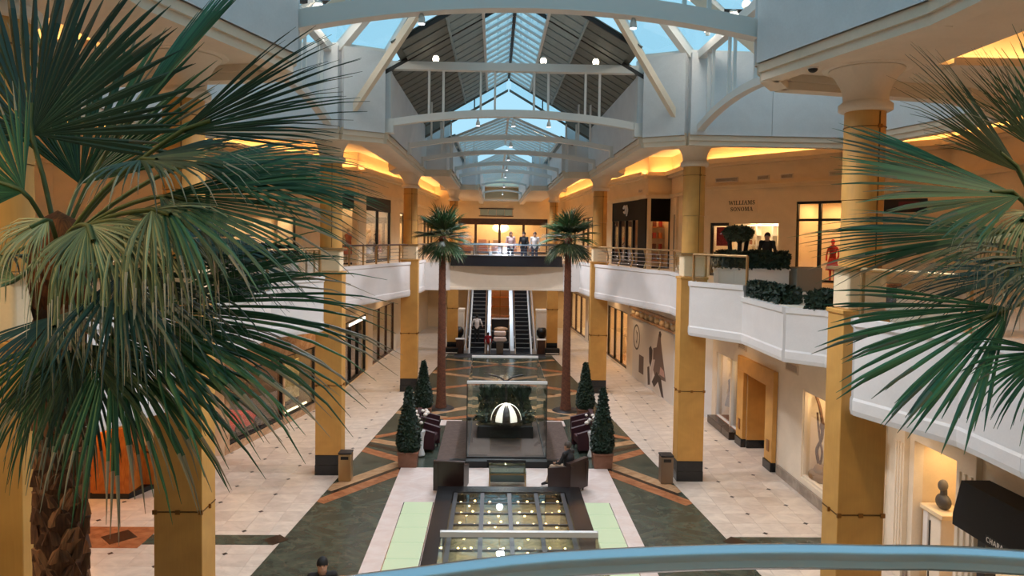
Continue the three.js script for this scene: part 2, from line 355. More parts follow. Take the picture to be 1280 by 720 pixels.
// ------------------------------------------------------------------ upper ceiling, soffit ring, cornice, clerestory
const OPEN = [[4.75, 3], [4.7, -8.6], [3.86, -11.8], [4.3, -12.5], [7.9, -13.3], [9.9, -14.9], [9.95, -16.5], [9.2, -20.2], [4.72, -20.1], [3.72, -20.8], [3.72, -32], [2.6, -32], [2.6, -41], [1.6, -41], [1.6, -59]];   // right half of the open well, near to far
const SOFFIT = [[6.4, 3], [6.4, -11.5], [10.2, -11.5], [11.0, -14.4], [11.0, -16.8], [10.2, -21.2], [6.6, -21.6], [6.3, -22.4], [4.75, -23.2], [4.65, -31.2], [5.2, -32.6], [5.2, -34.4], [3.6, -35.5], [3.5, -44], [3.9, -45.5], [3.3, -47], [3.2, -59.7]];
const openRing = [...OPEN, ...mir(OPEN).reverse()], soffitRing = [...SOFFIT, ...mir(SOFFIT).reverse()];
{
  const c = structure('ceiling', 'cream plaster ceiling of the upper gallery with a lit recess behind the soffit');
  mesh('soffit_ring', plan(soffitRing, 9.88, 10.05, [openRing]), MAT.soffit, c);
  mesh('recess_panel', plan([[-16, 3], [16, 3], [16, -63], [-16, -63]], 11.0, 11.1, [openRing]), MAT.soffit, c);
  // upright sides of the recess, along the outer line of the soffit
  for (const ring of [SOFFIT, mir(SOFFIT)]) for (let i = 0; i < ring.length - 1; i++) {
    const a = ring[i], b = ring[i + 1];
    mesh('recess_side', beam([a[0], 10.52, a[1]], [b[0], 10.52, b[1]], 0.06, 0.97), MAT.soffit, c);
  }
  const t = structure('trim_1', 'stepped cornice round the open well under the glass roof');
  for (const ring of [OPEN, mir(OPEN)]) for (let i = 0; i < ring.length - 1; i++) {
    const a = ring[i], b = ring[i + 1];
    mesh('cornice', [beam([a[0], 9.7, a[1]], [b[0], 9.7, b[1]], 0.3, 0.14), beam([a[0], 9.83, a[1]], [b[0], 9.83, b[1]], 0.4, 0.14), beam([a[0], 9.93, a[1]], [b[0], 9.93, b[1]], 0.46, 0.06)], MAT.soffit, t);
  }
  const w = structure('wall_clerestory', 'pale grey plaster wall above the cornice');
  const topAt = (p) => (p[1] < -40.9 ? 11.1 : p[1] < -31.9 ? 11.15 : p[1] < -20.7 && Math.abs(p[0]) < 3.8 ? 11.66 : 12.1);
  for (const ring of [OPEN, mir(OPEN)]) for (let i = 0; i < ring.length - 1; i++) {
    const a = ring[i], b = ring[i + 1], top = Math.min(topAt([(a[0] + b[0]) / 2, (a[1] + b[1]) / 2]), 12.5), L = Math.hypot(b[0] - a[0], b[1] - a[1]), n = Math.max(1, Math.round(L / 2.6));
    const ex = (b[0] - a[0]) / L, ez = (b[1] - a[1]) / L, s = Math.sign(a[0]), off = 0.16;
    { const dz = a[1] > -12.2 ? 0.1 : a[1] < -20 && a[1] > -21 ? -0.14 : 0; mesh('corner_post', cyl(0.22, 0.22, top - 9.9, a[0] + s * 0.12, 9.9, a[1] + dz, 14), MAT.plasterGrey, w); }
    for (let k = 0; k < n; k++) {
      const p = [a[0] + (b[0] - a[0]) * k / n, a[1] + (b[1] - a[1]) * k / n], q = [a[0] + (b[0] - a[0]) * (k + 1) / n, a[1] + (b[1] - a[1]) * (k + 1) / n], gap = 0.006;
      const nx = -ez * -s * off, nz = ex * -s * off;
      mesh('panel', beam([p[0] + ex * gap + nx, (9.9 + top) / 2, p[1] + ez * gap + nz], [q[0] - ex * gap + nx, (9.9 + top) / 2, q[1] - ez * gap + nz], 0.18, top - 9.9), MAT.plasterGrey, w);
    }
  }
}
// ------------------------------------------------------------------ glass and boarded roofs over the open well
let windowCount = 0;
function naveRoof(z0, z1, half, eave, pitch, glassHalf, paleHalf, step, outer = half + 0.35, light = false) {
  const roof = structure('roof', 'boarded roof slopes either side of a glazed ridge');
  const yAt = (x) => eave + (half - Math.abs(x)) * pitch;
  const ridge = structure(`window_${++windowCount}`, 'glazed ridge of the roof over the long hall');
  const slope = Math.atan(pitch);
  const piece = (x0, x1, t, w) => { const L = (x1 - x0) / Math.cos(slope); return ready(box(L, t, w)); };
  const dark = piece(paleHalf, outer, 0.05, step * 0.86), pale = piece(glassHalf, paleHalf - 0.02, 0.05, step * 0.86), pane = piece(0.05, glassHalf, 0.012, step * 2 - 0.05);
  const n = Math.round((z0 - z1) / step);
  for (let k = 0; k < n; k++) for (const s of [-1, 1]) {
    const z = z0 - (k + 0.5) * step, xd = (paleHalf + outer) / 2, xp = (glassHalf + paleHalf - 0.02) / 2;
    const put = (name, g, m, x, parent, dy = 0) => { const o = mesh(name, g, m, parent); o.position.set(s * x, yAt(x) + dy, z); o.rotation.z = -s * slope; return o; };
    put('board', dark, MAT.roofDeck, xd, roof, k % 2 ? 0.02 : 0);
    put('board', pale, MAT.roofPale, xp, roof, k % 2 ? 0.02 : 0);
    if (k % 2 === 0) { const o = put('pane', pane, MAT.glassRoof, (0.05 + glassHalf) / 2, ridge, 0.03); o.position.z -= step / 2; }
  }
  for (const s of [-1, 1]) {
    // roofing sheet above the boards
    const a = [s * (glassHalf + 0.02), yAt(glassHalf) + 0.1, 0], b = [s * (outer + 0.2), yAt(outer + 0.2) + 0.1, 0], w = Math.hypot(b[0] - a[0], b[1] - a[1]);
    mesh('backing', box(w, 0.03, z0 - z1, (a[0] + b[0]) / 2, (a[1] + b[1]) / 2, (z0 + z1) / 2, 0, 0, -s * slope), MAT.roofDeck, roof);
    mesh('purlin', [beam([s * glassHalf, yAt(glassHalf), z0], [s * glassHalf, yAt(glassHalf), z1], 0.08, 0.14)], MAT.steelWhite, roof);
    mesh('purlin', [beam([s * paleHalf, yAt(paleHalf) - 0.03, z0], [s * paleHalf, yAt(paleHalf) - 0.03, z1], 0.06, 0.08)], MAT.roofPale, roof);
    mesh('fascia_board', beam([s * 0.06, yAt(0.06), z0], [s * outer, yAt(outer), z0], 0.06, 0.1), light ? MAT.steelWhite : MAT.charcoal, roof);
  }
  mesh('ridge_bar', boxTo(-0.05, 0.05, yAt(0) - 0.06, yAt(0) + 0.06, z1, z0), light ? MAT.steelWhite : MAT.charcoal, ridge);
  for (let k = 0; k <= n; k += 2) for (const s of [-1, 1]) mesh('glazing_bar', beam([0, yAt(0), z0 - k * step], [s * glassHalf, yAt(glassHalf), z0 - k * step], 0.045, 0.07), MAT.steelWhite, ridge);
  return yAt;
}
naveRoof(-18.9, -20.8, 3.56, 11.65, 0.58, 0.9, 1.8, 0.38, 3.0);
naveRoof(-20.8, -31.0, 3.56, 11.65, 0.58, 0.9, 1.8, 0.364);
naveRoof(-31.2, -41.0, 2.45, 11.15, 0.42, 2.2, 2.35, 0.45, 2.8, true);
naveRoof(-41.0, -59.6, 1.5, 11.1, 0.45, 1.5, 1.6, 0.62, 1.85, true);
function gable(z, half, eave, pitch, under, glassHalf) {     // closes the step between two roofs: strip of glass under the higher slope
  const g = structure(`window_${++windowCount}`, 'glazed gable strip where the long roof steps down');
  for (const s of [-1, 1]) {
    const y = (x) => eave + (half - x) * pitch;
    const cut = (x0, x1, top, bot, d) => upright([[s * x0, y(x0) - bot], [s * x1, y(x1) - bot], [s * x1, y(x1) - top], [s * x0, y(x0) - top]], d, 0, 0, z);
    mesh('pane', cut(0.1, 1.4, 0.1, 0.48, 0.012), MAT.glassRoof, g);
    mesh('pane', cut(1.45, 2.4, 0.1, 0.48, 0.012), MAT.glassRoof, g);
    mesh('mullion', cut(1.4, 1.45, 0.06, 0.52, 0.06), MAT.charcoal, g);
    mesh('rail', [cut(0.03, half + 0.3, 0.0, 0.1, 0.08), cut(0.03, half + 0.3, 0.46, 0.56, 0.08)], MAT.roofDeck, g);
    mesh('infill', cut(2.4, half + 0.3, 0.1, 0.5, 0.05), MAT.roofPale, g);
  }
}
gable(-31.1, 3.56, 11.65, 0.58, 0.5);
{
  const w = structure('wall_step', 'pale plaster faces where the long hall narrows in steps');
  for (const s of [-1, 1]) {
    mesh('panel', upright([[s * 2.5, 9.95], [s * 3.9, 9.95], [s * 3.9, 11.6], [s * 2.5, 12.2]], 0.15, 0, 0, -32.2), MAT.plasterGrey, w);
    mesh('panel', upright([[s * 1.5, 9.95], [s * 2.8, 9.95], [s * 2.8, 11.2], [s * 1.5, 11.6]], 0.15, 0, 0, -41.2), MAT.plasterGrey, w);
    mesh('panel', upright([[s * 3.5, 9.95], [s * 5.0, 9.95], [s * 5.0, 12.1], [s * 3.5, 12.1]], 0.16, 0, 0, -21.1), MAT.plasterGrey, w);
    mesh('pilaster', boxTo(Math.min(s * 3.46, s * 3.72), Math.max(s * 3.46, s * 3.72), 9.95, 12.1, -21.1, -20.84), MAT.steelWhite, w);
  }
}
// near hall roof behind the first truss: glass panes on rafters
{
  const g = structure(`window_${++windowCount}`, 'glass roof over the near end of the hall');
  for (let k = 0; k < 9; k++) for (const s of [-1, 1]) for (let j = 0; j < 3; j++) {
    const z = -11.8 + k * 1.65, x0 = j * 1.6, x1 = x0 + 1.6, y = (x) => 14.3 - 0.47 * x, L = Math.hypot(1.6, 0.752);
    mesh('pane', box(L - 0.06, 0.012, 1.59, s * (x0 + x1) / 2, y((x0 + x1) / 2), z + 0.82, 0, 0, -s * Math.atan(0.47)), MAT.glassRoof, g);
  }
  for (let k = 0; k <= 9; k++) for (const s of [-1, 1]) mesh('rafter', beam([0, 14.25, -11.8 + k * 1.65], [s * 4.9, 11.95, -11.8 + k * 1.65], 0.1, 0.18), MAT.steelWhite, g);
}
// crossing: rafters rise from the clerestory to a peak, glass between them
{
  const g = structure(`window_${++windowCount}`, 'pyramid glass roof over the crossing');
  const peak = V(0, 16.0, -16.4), E = 12.1;
  const ring = [[3.86, -11.8], [6.0, -12.9], [7.9, -13.3], [9.9, -14.9], [9.95, -16.5], [9.2, -20.2], [7.0, -20.2], [4.72, -20.1], [3.6, -20.7]];
  for (const s of [-1, 1]) {
    const pts = ring.map(([x, z]) => V(s * x, E, z));
    for (let i = 0; i < pts.length; i++) {
      mesh('rafter', beam(pts[i], peak, i === 0 || i === 3 || i === 5 || i === 7 ? 0.2 : 0.11, i === 0 || i === 3 || i === 5 || i === 7 ? 0.26 : 0.16), MAT.steelWhite, g);
      if (i === pts.length - 1) continue;
      mesh('eave_beam', beam(pts[i], pts[i + 1], 0.22, 0.2), MAT.steelWhite, g);
      const fr = [0, 0.24, 0.48, 0.72, 0.97];
      for (let k = 0; k < 4; k++) {
        const q = (p, t) => p.clone().lerp(peak, t), a = q(pts[i], fr[k]), b = q(pts[i + 1], fr[k]), c = q(pts[i + 1], fr[k + 1]), d = q(pts[i], fr[k + 1]);
        const n = b.clone().sub(a).cross(d.clone().sub(a)).normalize().multiplyScalar(0.006);
        const geo = new THREE.BufferGeometry(), P = [a, b, c, d], up = P.map((p) => p.clone().add(n)), dn = P.map((p) => p.clone().sub(n)), v = [];
        const quad = (p, r, t, u) => v.push(p, r, t, p, t, u);
        quad(...up); quad(dn[3], dn[2], dn[1], dn[0]);
        for (let e = 0; e < 4; e++) quad(dn[e], dn[(e + 1) % 4], up[(e + 1) % 4], up[e]);
        geo.setFromPoints(v); geo.computeVertexNormals();
        mesh('pane', geo, MAT.glassRoof, g);
        if (k) mesh('glazing_bar', beam(a, b, 0.06, 0.09), MAT.charcoal, g);
      }
    }
    // raking legs that stand on the cornice at the far side of the crossing
    mesh('raking_leg', beam([s * 4.78, 10.0, -20.5], [s * 0.05, 15.3, -16.3], 0.13, 0.2), MAT.soffit, g);
    mesh('raking_leg', beam([s * 4.4, 10.0, -12.6], [s * 0.05, 15.3, -16.3], 0.13, 0.2), MAT.soffit, g);
  }
  mesh('eave_beam', beam([-3.9, 12.2, -11.8], [3.9, 12.2, -11.8], 0.2, 0.3), MAT.steelWhite, g);
}
// trusses: a bowed lower chord, straight upper chord, paired posts
function arcBand(half, yEnd, yMid, h, d, z) {
  const n = 24, up = [], dn = [];
  for (let i = 0; i <= n; i++) { const t = -1 + 2 * i / n, y = yMid + (yEnd - yMid) * t * t; up.push([t * half, y + h / 2]); dn.push([t * half, y - h / 2]); }
  return upright([...dn, ...up.reverse()], d, 0, 0, z - d / 2);
}
function truss(label, z, half, yEnd, yMid, h, d, chordY, posts, along = 'x', cx = 0) {
  const t = thing('roof_truss', label, 'truss', along === 'x' ? [0, 0, z] : [cx, 0, z], along === 'x' ? 0 : Math.PI / 2, 'white bowed roof trusses');
  mesh('bowed_chord', arcBand(half, yEnd, yMid, h, d, 0), MAT.steelWhite, t);
  if (chordY) mesh('upper_chord', boxTo(-half, half, chordY - 0.11, chordY + 0.11, -d / 2, d / 2), MAT.steelWhite, t);
  for (const x of posts) for (const o of [-0.2, 0.2]) {
    const y0 = yMid + (yEnd - yMid) * ((x + o) / half) ** 2;
    mesh('post', beam([x + o, y0, 0], [x + o, chordY || 11.6, 0], 0.06, 0.07), MAT.steelWhite, t);
  }
  for (const s of [-1, 1]) mesh('end_shoe', boxTo(Math.min(s * half, s * (half - 0.22)), Math.max(s * half, s * (half - 0.22)), yEnd - 0.26, yEnd + 0.12, -d / 2 - 0.04, d / 2 + 0.04), MAT.steelWhite, t);
  return t;
}
truss('wide white bowed truss crossing the hall in front of the crossing', -11.95, 3.92, 10.42, 10.86, 0.29, 0.26, 12.2, [-2.7, -0.95, 0.95, 2.7]);
truss('white bowed truss with straight upper chord where the boarded roof begins', -20.9, 3.6, 10.2, 10.54, 0.2, 0.24, 11.82, [-2.2, -0.75, 0.75, 2.2]);
truss('white bowed truss second under the boarded roof', -25.2, 3.6, 10.08, 10.45, 0.16, 0.2, 0, [-2.5, 2.5]);
truss('white bowed truss third under the boarded roof', -29.6, 3.6, 10.08, 10.45, 0.16, 0.2, 0, [-2.5, 2.5]);
truss('short white bowed truss at the first narrowing of the hall', -33.6, 2.5, 10.08, 10.4, 0.16, 0.18, 0, [-1.7, 1.7]);
truss('short white bowed truss at the second narrowing of the hall', -37.6, 2.5, 10.08, 10.4, 0.16, 0.18, 0, [-1.7, 1.7]);
truss('small white bowed truss high above the far shops', -44.0, 1.5, 10.08, 10.3, 0.12, 0.14, 0, []);
truss('small white bowed truss at the end of the long roof', -52.0, 1.5, 10.08, 10.3, 0.12, 0.14, 0, []);
truss('white bowed truss spanning the side bay above the topiary tree', -16.4, 3.75, 10.02, 10.42, 0.17, 0.2, 12.05, [-2.6, -0.9, 0.9, 2.6], 'z', 5.0);
truss('white bowed truss spanning the side bay behind the large palm', -16.4, 3.75, 10.02, 10.42, 0.17, 0.2, 12.05, [-2.6, -0.9, 0.9, 2.6], 'z', -5.0);
for (const o of scene.children) if (/^(ceiling|trim_1|wall_clerestory|roof|window_|wall_step|roof_truss)/.test(o.name)) o.position.x += 0.12;   // the long axis of the hall lies a little beside x = 0

// ------------------------------------------------------------------ outer walls that close the building
{
  const w = structure('wall_back', 'plain plaster wall at the near end of the building');
  mesh('panel', boxTo(-16, 16, 0, 16, 4.0, 4.2), MAT.creamPale, w);
  const f = structure('wall_front', 'plain plaster wall at the far end of the building');
  mesh('panel', boxTo(-16, 16, 0, 12, -62.4, -62.2), MAT.creamPale, f);
  for (const s of [-1, 1]) { const q = structure(s < 0 ? 'wall_left_outer' : 'wall_right_outer', 'plain outer plaster wall'); mesh('panel', boxTo(s < 0 ? -16.2 : 16, s < 0 ? -16 : 16.2, 0, 12, -62.4, 4.2), MAT.creamPale, q); }
}
// ------------------------------------------------------------------ columns
function column(x, z, label, lower = 0.76, depth = 0.56, radius = 0.32) {
  const c = thing('column', label, 'column', [x, 0, z], 0, 'ochre columns carrying the gallery');
  const s = lower / 0.76;
  mesh('plinth', [rbox(lower + 0.02, 0.3, depth + 0.02, 0.012, 0, 0.15, 0), rbox(lower + 0.004, 0.3, depth + 0.004, 0.012, 0, 0.45, 0)], MAT.granite, c);
  for (const [y0, y1] of [[0.6, 2.645], [2.66, 5.92]]) mesh('shaft_panel', rbox(lower, y1 - y0, depth, 0.014, 0, (y0 + y1) / 2, 0), MAT.ochre, c);
  mesh('joint_strip', [boxTo(-lower / 2 - 0.004, lower / 2 + 0.004, 2.645, 2.66, -depth / 2 - 0.004, depth / 2 + 0.004)], MAT.joint, c);
  const stud = ready([box(0.07, 0.07, 0.03, 0, 0, 0)]);
  for (const xx of [-lower / 2 + 0.02, 0, lower / 2 - 0.02]) mesh('stud', stud, MAT.brass, c).position.set(xx, 2.652, depth / 2 + 0.008);
  for (const xs of [-1, 1]) mesh('stud', stud, MAT.brass, c).position.set(xs * (lower / 2 + 0.002), 2.652, 0.0);
  mesh('shoulder', [rbox(lower + 0.05, 0.07, depth + 0.05, 0.012, 0, 5.95, 0)], MAT.ochre, c);
  mesh('upper_base', [rbox(0.62 * s + 0.02, 0.66, 0.54, 0.05, 0, 6.31, 0)], MAT.cream, c);
  mesh('upper_rail', rbox(0.82 * s, 0.05, 0.66, 0.012, 0, 6.65, 0), MAT.brassPale, c);
  for (const [y0, y1] of [[6.68, 7.75], [7.76, 9.18]]) mesh('drum', cyl(radius * s, radius * s * 0.97, y1 - y0, 0, y0, 0, 28), MAT.ochre, c);
  mesh('drum_joint', [cyl(radius * s + 0.004, radius * s + 0.004, 0.012, 0, 8.92, 0, 28), boxTo(0.08, 0.094, 6.7, 9.16, 0.3 * s, radius * s * 0.99)], MAT.joint, c);
  mesh('drum_stud', box(0.06, 0.06, 0.06, 0.09, 8.925, radius * s - 0.02), MAT.brass, c);
  mesh('capital', lathe([[0, 0], [0.36, 0], [0.41, 0.03], [0.41, 0.12], [0.36, 0.16], [0.34, 0.18], [0.35, 0.3], [0.39, 0.42], [0.47, 0.56], [0.56, 0.66], [0.58, 0.69], [0, 0.69]].map(([a, b]) => [a * s, b]), 0, 9.18, 0, 36), MAT.capital, c);
  mesh('abacus', [cyl(0.66 * s, 0.7 * s, 0.05, 0, 9.86, 0, 36)], MAT.capital, c);
  return c;
}
const colLabels = [
  [5.6, -11.9, 'ochre column in front of the lit niche shop window'], [-5.35, -11.9, 'ochre column standing by the wooden kiosk'],
  [5.4, -21.4, 'ochre column between the mural and the alcove'], [-5.19, -21.75, 'ochre column beside the lit left display window'.replace(' left', '')],
  [4.38, -33.4, 'ochre column behind the dark cone shrub by the mural wall'], [-4.2, -33.4, 'ochre column behind the dark cone shrub by the dark shop'],
  [-5.42, -7.6, 'ochre column behind the big palm nearest the footbridge rail'],
  [3.2, -45.0, 'slim ochre column at the foot of the up escalator'], [-2.9, -45.0, 'slim ochre column at the foot of the escalator with the riders'],
];
colLabels.forEach(([x, z, l], i) => column(x, z, l, i < 7 ? 0.76 : 0.64));
// ------------------------------------------------------------------ shop walls, openings and rooms behind them
function frameOf(A, B) {                 // u along A -> B, w towards the hall
  const L = Math.hypot(B[0] - A[0], B[1] - A[1]), ex = (B[0] - A[0]) / L, ez = (B[1] - A[1]) / L;
  return { A, L, turn: Math.atan2(-ez, ex), W: (u, y, w = 0) => [A[0] + ex * u - ez * w, y, A[1] + ez * u + ex * w] };
}
function put(o, F, u, y, w = 0, extra = 0) { o.position.set(...F.W(u, y, w)); o.rotation.y = F.turn + extra; return o; }
function wallRun(name, label, F, y0, y1, openings, material, thick = 0.24) {
  const s = structure(name, label); put(s, F, 0, 0, 0);
  const o = [...openings].sort((a, b) => a[0] - b[0]); let u = 0;
  const panel = (a, b, c, d) => { if (b - a > 0.02 && d - c > 0.02) mesh('panel', boxTo(a, b, c, d, -thick, 0), material, s); };
  for (const [u0, u1, v0, v1] of o) { panel(u, u0, y0, y1); panel(u0, u1, y0, v0); panel(u0, u1, v1, y1); u = u1; }
  panel(u, F.L, y0, y1);
  return s;
}
const WARM = new THREE.Color(1.0, 0.70, 0.38), WARMER = new THREE.Color(1.0, 0.56, 0.22), SOFTWHITE = new THREE.Color(1.0, 0.86, 0.7);
// the room behind an opening: shell, glass front with frame, ceiling lamp
function shop(label, F, [u0, u1, v0, v1], depth, o = {}) {
  const s = thing('shop_window', label, 'shop window', F.W((u0 + u1) / 2, v0, 0), F.turn, o.group);
  const w = u1 - u0, h = v1 - v0, t = 0.05, wall = o.wall ?? MAT.creamPale;
  mesh('back_wall', boxTo(-w / 2 - t, w / 2 + t, 0, h, -depth - t, -depth), o.back ?? wall, s);
  for (const q of [-1, 1]) mesh('side_wall', boxTo(Math.min(q * (w / 2 + t), q * w / 2), Math.max(q * (w / 2 + t), q * w / 2), 0, h, -depth, -0.2), wall, s);
  mesh('room_floor', boxTo(-w / 2 - t, w / 2 + t, -0.02, 0.01, -depth, -0.02), o.floor ?? wall, s);
  mesh('room_ceiling', boxTo(-w / 2 - t, w / 2 + t, h, h + t, -depth, -0.02), wall, s);
  const n = o.bays ?? 1, fw = o.frameW ?? 0.06, fm = o.frame ?? MAT.charcoal;
  if (!o.noGlass) for (let k = 0; k < n; k++) mesh('pane', boxTo(-w / 2 + w * k / n + fw / 2, -w / 2 + w * (k + 1) / n - fw / 2, fw, h - fw, -0.13, -0.118), MAT.glassShop, s);
  if (!o.noFrame) {
    for (let k = 0; k <= n; k++) mesh('mullion', rbox(fw, h, 0.12, 0.008, -w / 2 + w * k / n, h / 2, -0.1), fm, s);
    mesh('head_rail', rbox(w, fw, 0.12, 0.008, 0, h - fw / 2, -0.1), fm, s);
    mesh('foot_rail', rbox(w, fw, 0.12, 0.008, 0, fw / 2, -0.1), fm, s);
    if (o.transom) mesh('transom_bar', rbox(w, fw, 0.1, 0.008, 0, o.transom, -0.1), fm, s);
  }
  if (o.header) mesh('header_panel', boxTo(-w / 2, w / 2, h - o.header, h, -0.16, -0.02), o.headerMat ?? fm, s);
  if (o.power) {
    const lw = w * 0.7, ld = Math.min(depth * 0.5, 0.9), q = F.W((u0 + u1) / 2, v1 - 0.06, -depth * 0.5), c = o.color ?? WARM;
    const lamp = mesh('ceiling_lamp', boxTo(-lw / 2, lw / 2, h - 0.035, h - 0.005, -depth * 0.5 - ld / 2, -depth * 0.5 + ld / 2), glow(c, 1.6), s);
    lampRect(c, o.power * 0.5, lw, ld, [q[0], q[1], q[2]], [q[0], q[1] - 1, q[2]]).rotation.z += 0;
    const l = scene.children[scene.children.length - 1]; l.rotation.set(-Math.PI / 2, 0, -F.turn * 0 + 0); l.rotateZ(F.turn);
  }
  return s;
}
function grille(F, u, y, w, h, n = 7, label) {
  const g = thing('air_grille', label, 'vent', F.W(u, y, 0.012), F.turn, 'air grilles in the wall frieze');
  mesh('backing', box(w, h, 0.02), MAT.charcoal, g);
  mesh('frame', [boxTo(-w / 2 - 0.03, w / 2 + 0.03, h / 2, h / 2 + 0.03, -0.01, 0.03), boxTo(-w / 2 - 0.03, w / 2 + 0.03, -h / 2 - 0.03, -h / 2, -0.01, 0.03), boxTo(-w / 2 - 0.03, -w / 2, -h / 2, h / 2, -0.01, 0.03), boxTo(w / 2, w / 2 + 0.03, -h / 2, h / 2, -0.01, 0.03)], MAT.soffit, g);
  for (let k = 0; k < n; k++) mesh('slat', box(w, 0.012, 0.03, 0, -h / 2 + h * (k + 0.5) / n, 0.015, 0, 0.5), MAT.soffit, g);
  return g;
}
// ---- lower walls. Right side runs far to near, left side near to far, so that the hall is always on the +w side
const RL1 = frameOf([5.5, -57], [6.76, -37.4]), RL2 = frameOf([6.76, -37.4], [7.3, -30.4]), RL3 = frameOf([7.3, -30.4], [8.25, -28.6]), RL4 = frameOf([8.25, -28.6], [8.4, -2]);
const LL1 = frameOf([-13.5, -2], [-13.5, -23.4]), LL2 = frameOf([-13.5, -23.4], [-8.87, -23.3]), LL3 = frameOf([-8.87, -23.3], [-7.3, -30.8]), LL4 = frameOf([-7.3, -30.8], [-6.95, -38.5]), LL5 = frameOf([-6.95, -38.5], [-5.5, -57]);
const LH = 4.42;
{
  const o1 = [[0.3, 6.6, 0.1, 2.9], [7.6, 11.2, 0.1, 3.0], [13.6, 18.4, 0.12, 3.1]];
  wallRun('wall_right_far', 'lower wall of small lit shops beside the escalators', RL1, 0, LH, o1, MAT.creamPale);
  wallRun('wall_right_mural', 'smooth white lower wall carrying the mural', RL2, 0, LH, [], MAT.plasterWhite);
  wallRun('wall_right_return', 'short angled lower wall beside the mural', RL3, 0, LH, [], MAT.plasterWhite);
  const o4 = [[0.5, 2.15, 0.28, 2.75], [2.2, 3.0, 0.28, 2.75], [3.95, 5.95, 0, 2.55], [8.35, 9.8, 0.45, 2.95], [13.78, 15.22, 0.12, 3.0], [16.3, 19.6, 0.02, 2.6]];
  wallRun('wall_right', 'cream lower wall with alcove, display windows and lit niche', RL4, 0, LH, o4, MAT.creamPale);
  shop('warm lit shop with amber walls beyond the slender palm', RL1, o1[0], 2.2, { power: 14, back: MAT.cream, bays: 3, frame: MAT.walnut, color: WARM });
  shop('yellow lit shop with dark framed doorway beyond the slender palm', RL1, o1[1], 2.0, { power: 14, back: MAT.cream, bays: 2 });
  shop('orange lit shop front next to the round emblem mural', RL1, o1[2], 2.0, { power: 18, color: WARMER, bays: 3, floor: MAT.tanMarble });
  shop('clothes shop window with pink back wall and hanging garments', RL4, o4[0], 1.4, { power: 9, back: S({ color: 0xc58f7c }), frameW: 0.03, frame: MAT.steelWhite, floor: MAT.orangeMarble });
  shop('narrow pink lit window next to the alcove', RL4, o4[1], 1.2, { power: 9, back: S({ color: 0xc58f7c }), frameW: 0.03, frame: MAT.steelWhite, floor: MAT.orangeMarble });
  shop('tall amber display window holding a slim twisted figure', RL4, o4[3], 0.8, { power: 22, color: WARM, back: MAT.cream, frame: MAT.creamPale, frameW: 0.07 });
  shop('lit cream niche with bust on a shelf behind the ochre column', RL4, o4[4], 1.3, { power: 12, color: WARM, back: MAT.creamPale, noFrame: true, noGlass: true, wall: MAT.cream });
  shop('bright shop doorway under the black lettered awning', RL4, o4[5], 2.2, { power: 14, color: SOFTWHITE, noFrame: true, noGlass: true });
  // plinths under the clothes windows
  for (const [a, b] of [[0.45, 2.17], [2.19, 3.05]]) { const p = tag(mesh('window_plinth', rbox(b - a, 0.28, 0.4, 0.02, 0, 0.14, 0), MAT.darkMarble), a < 1 ? 'dark stone plinth under the pink clothes window' : 'dark stone plinth under the narrow pink window', 'plinth'); put(p, RL4, (a + b) / 2, 0, 0.1); }
  // frieze of ball lights above the mural
  const frieze = structure('trim_50', 'beige scalloped frieze along the top of the mural wall'); put(frieze, RL2, 3.4, 3.22, 0);
  for (let k = 0; k < 9; k++) mesh('scallop', ball(0.2, -3.2 + k * 0.8, 0.1, 0.02, 1.25, 0.75, 0.7), MAT.cream, frieze);
  mesh('ledge', [boxTo(-3.5, 3.5, -0.12, -0.02, -0.05, 0.16), boxTo(-3.5, 3.5, 0.3, 0.42, -0.05, 0.2)], MAT.tanMarble, frieze);
}
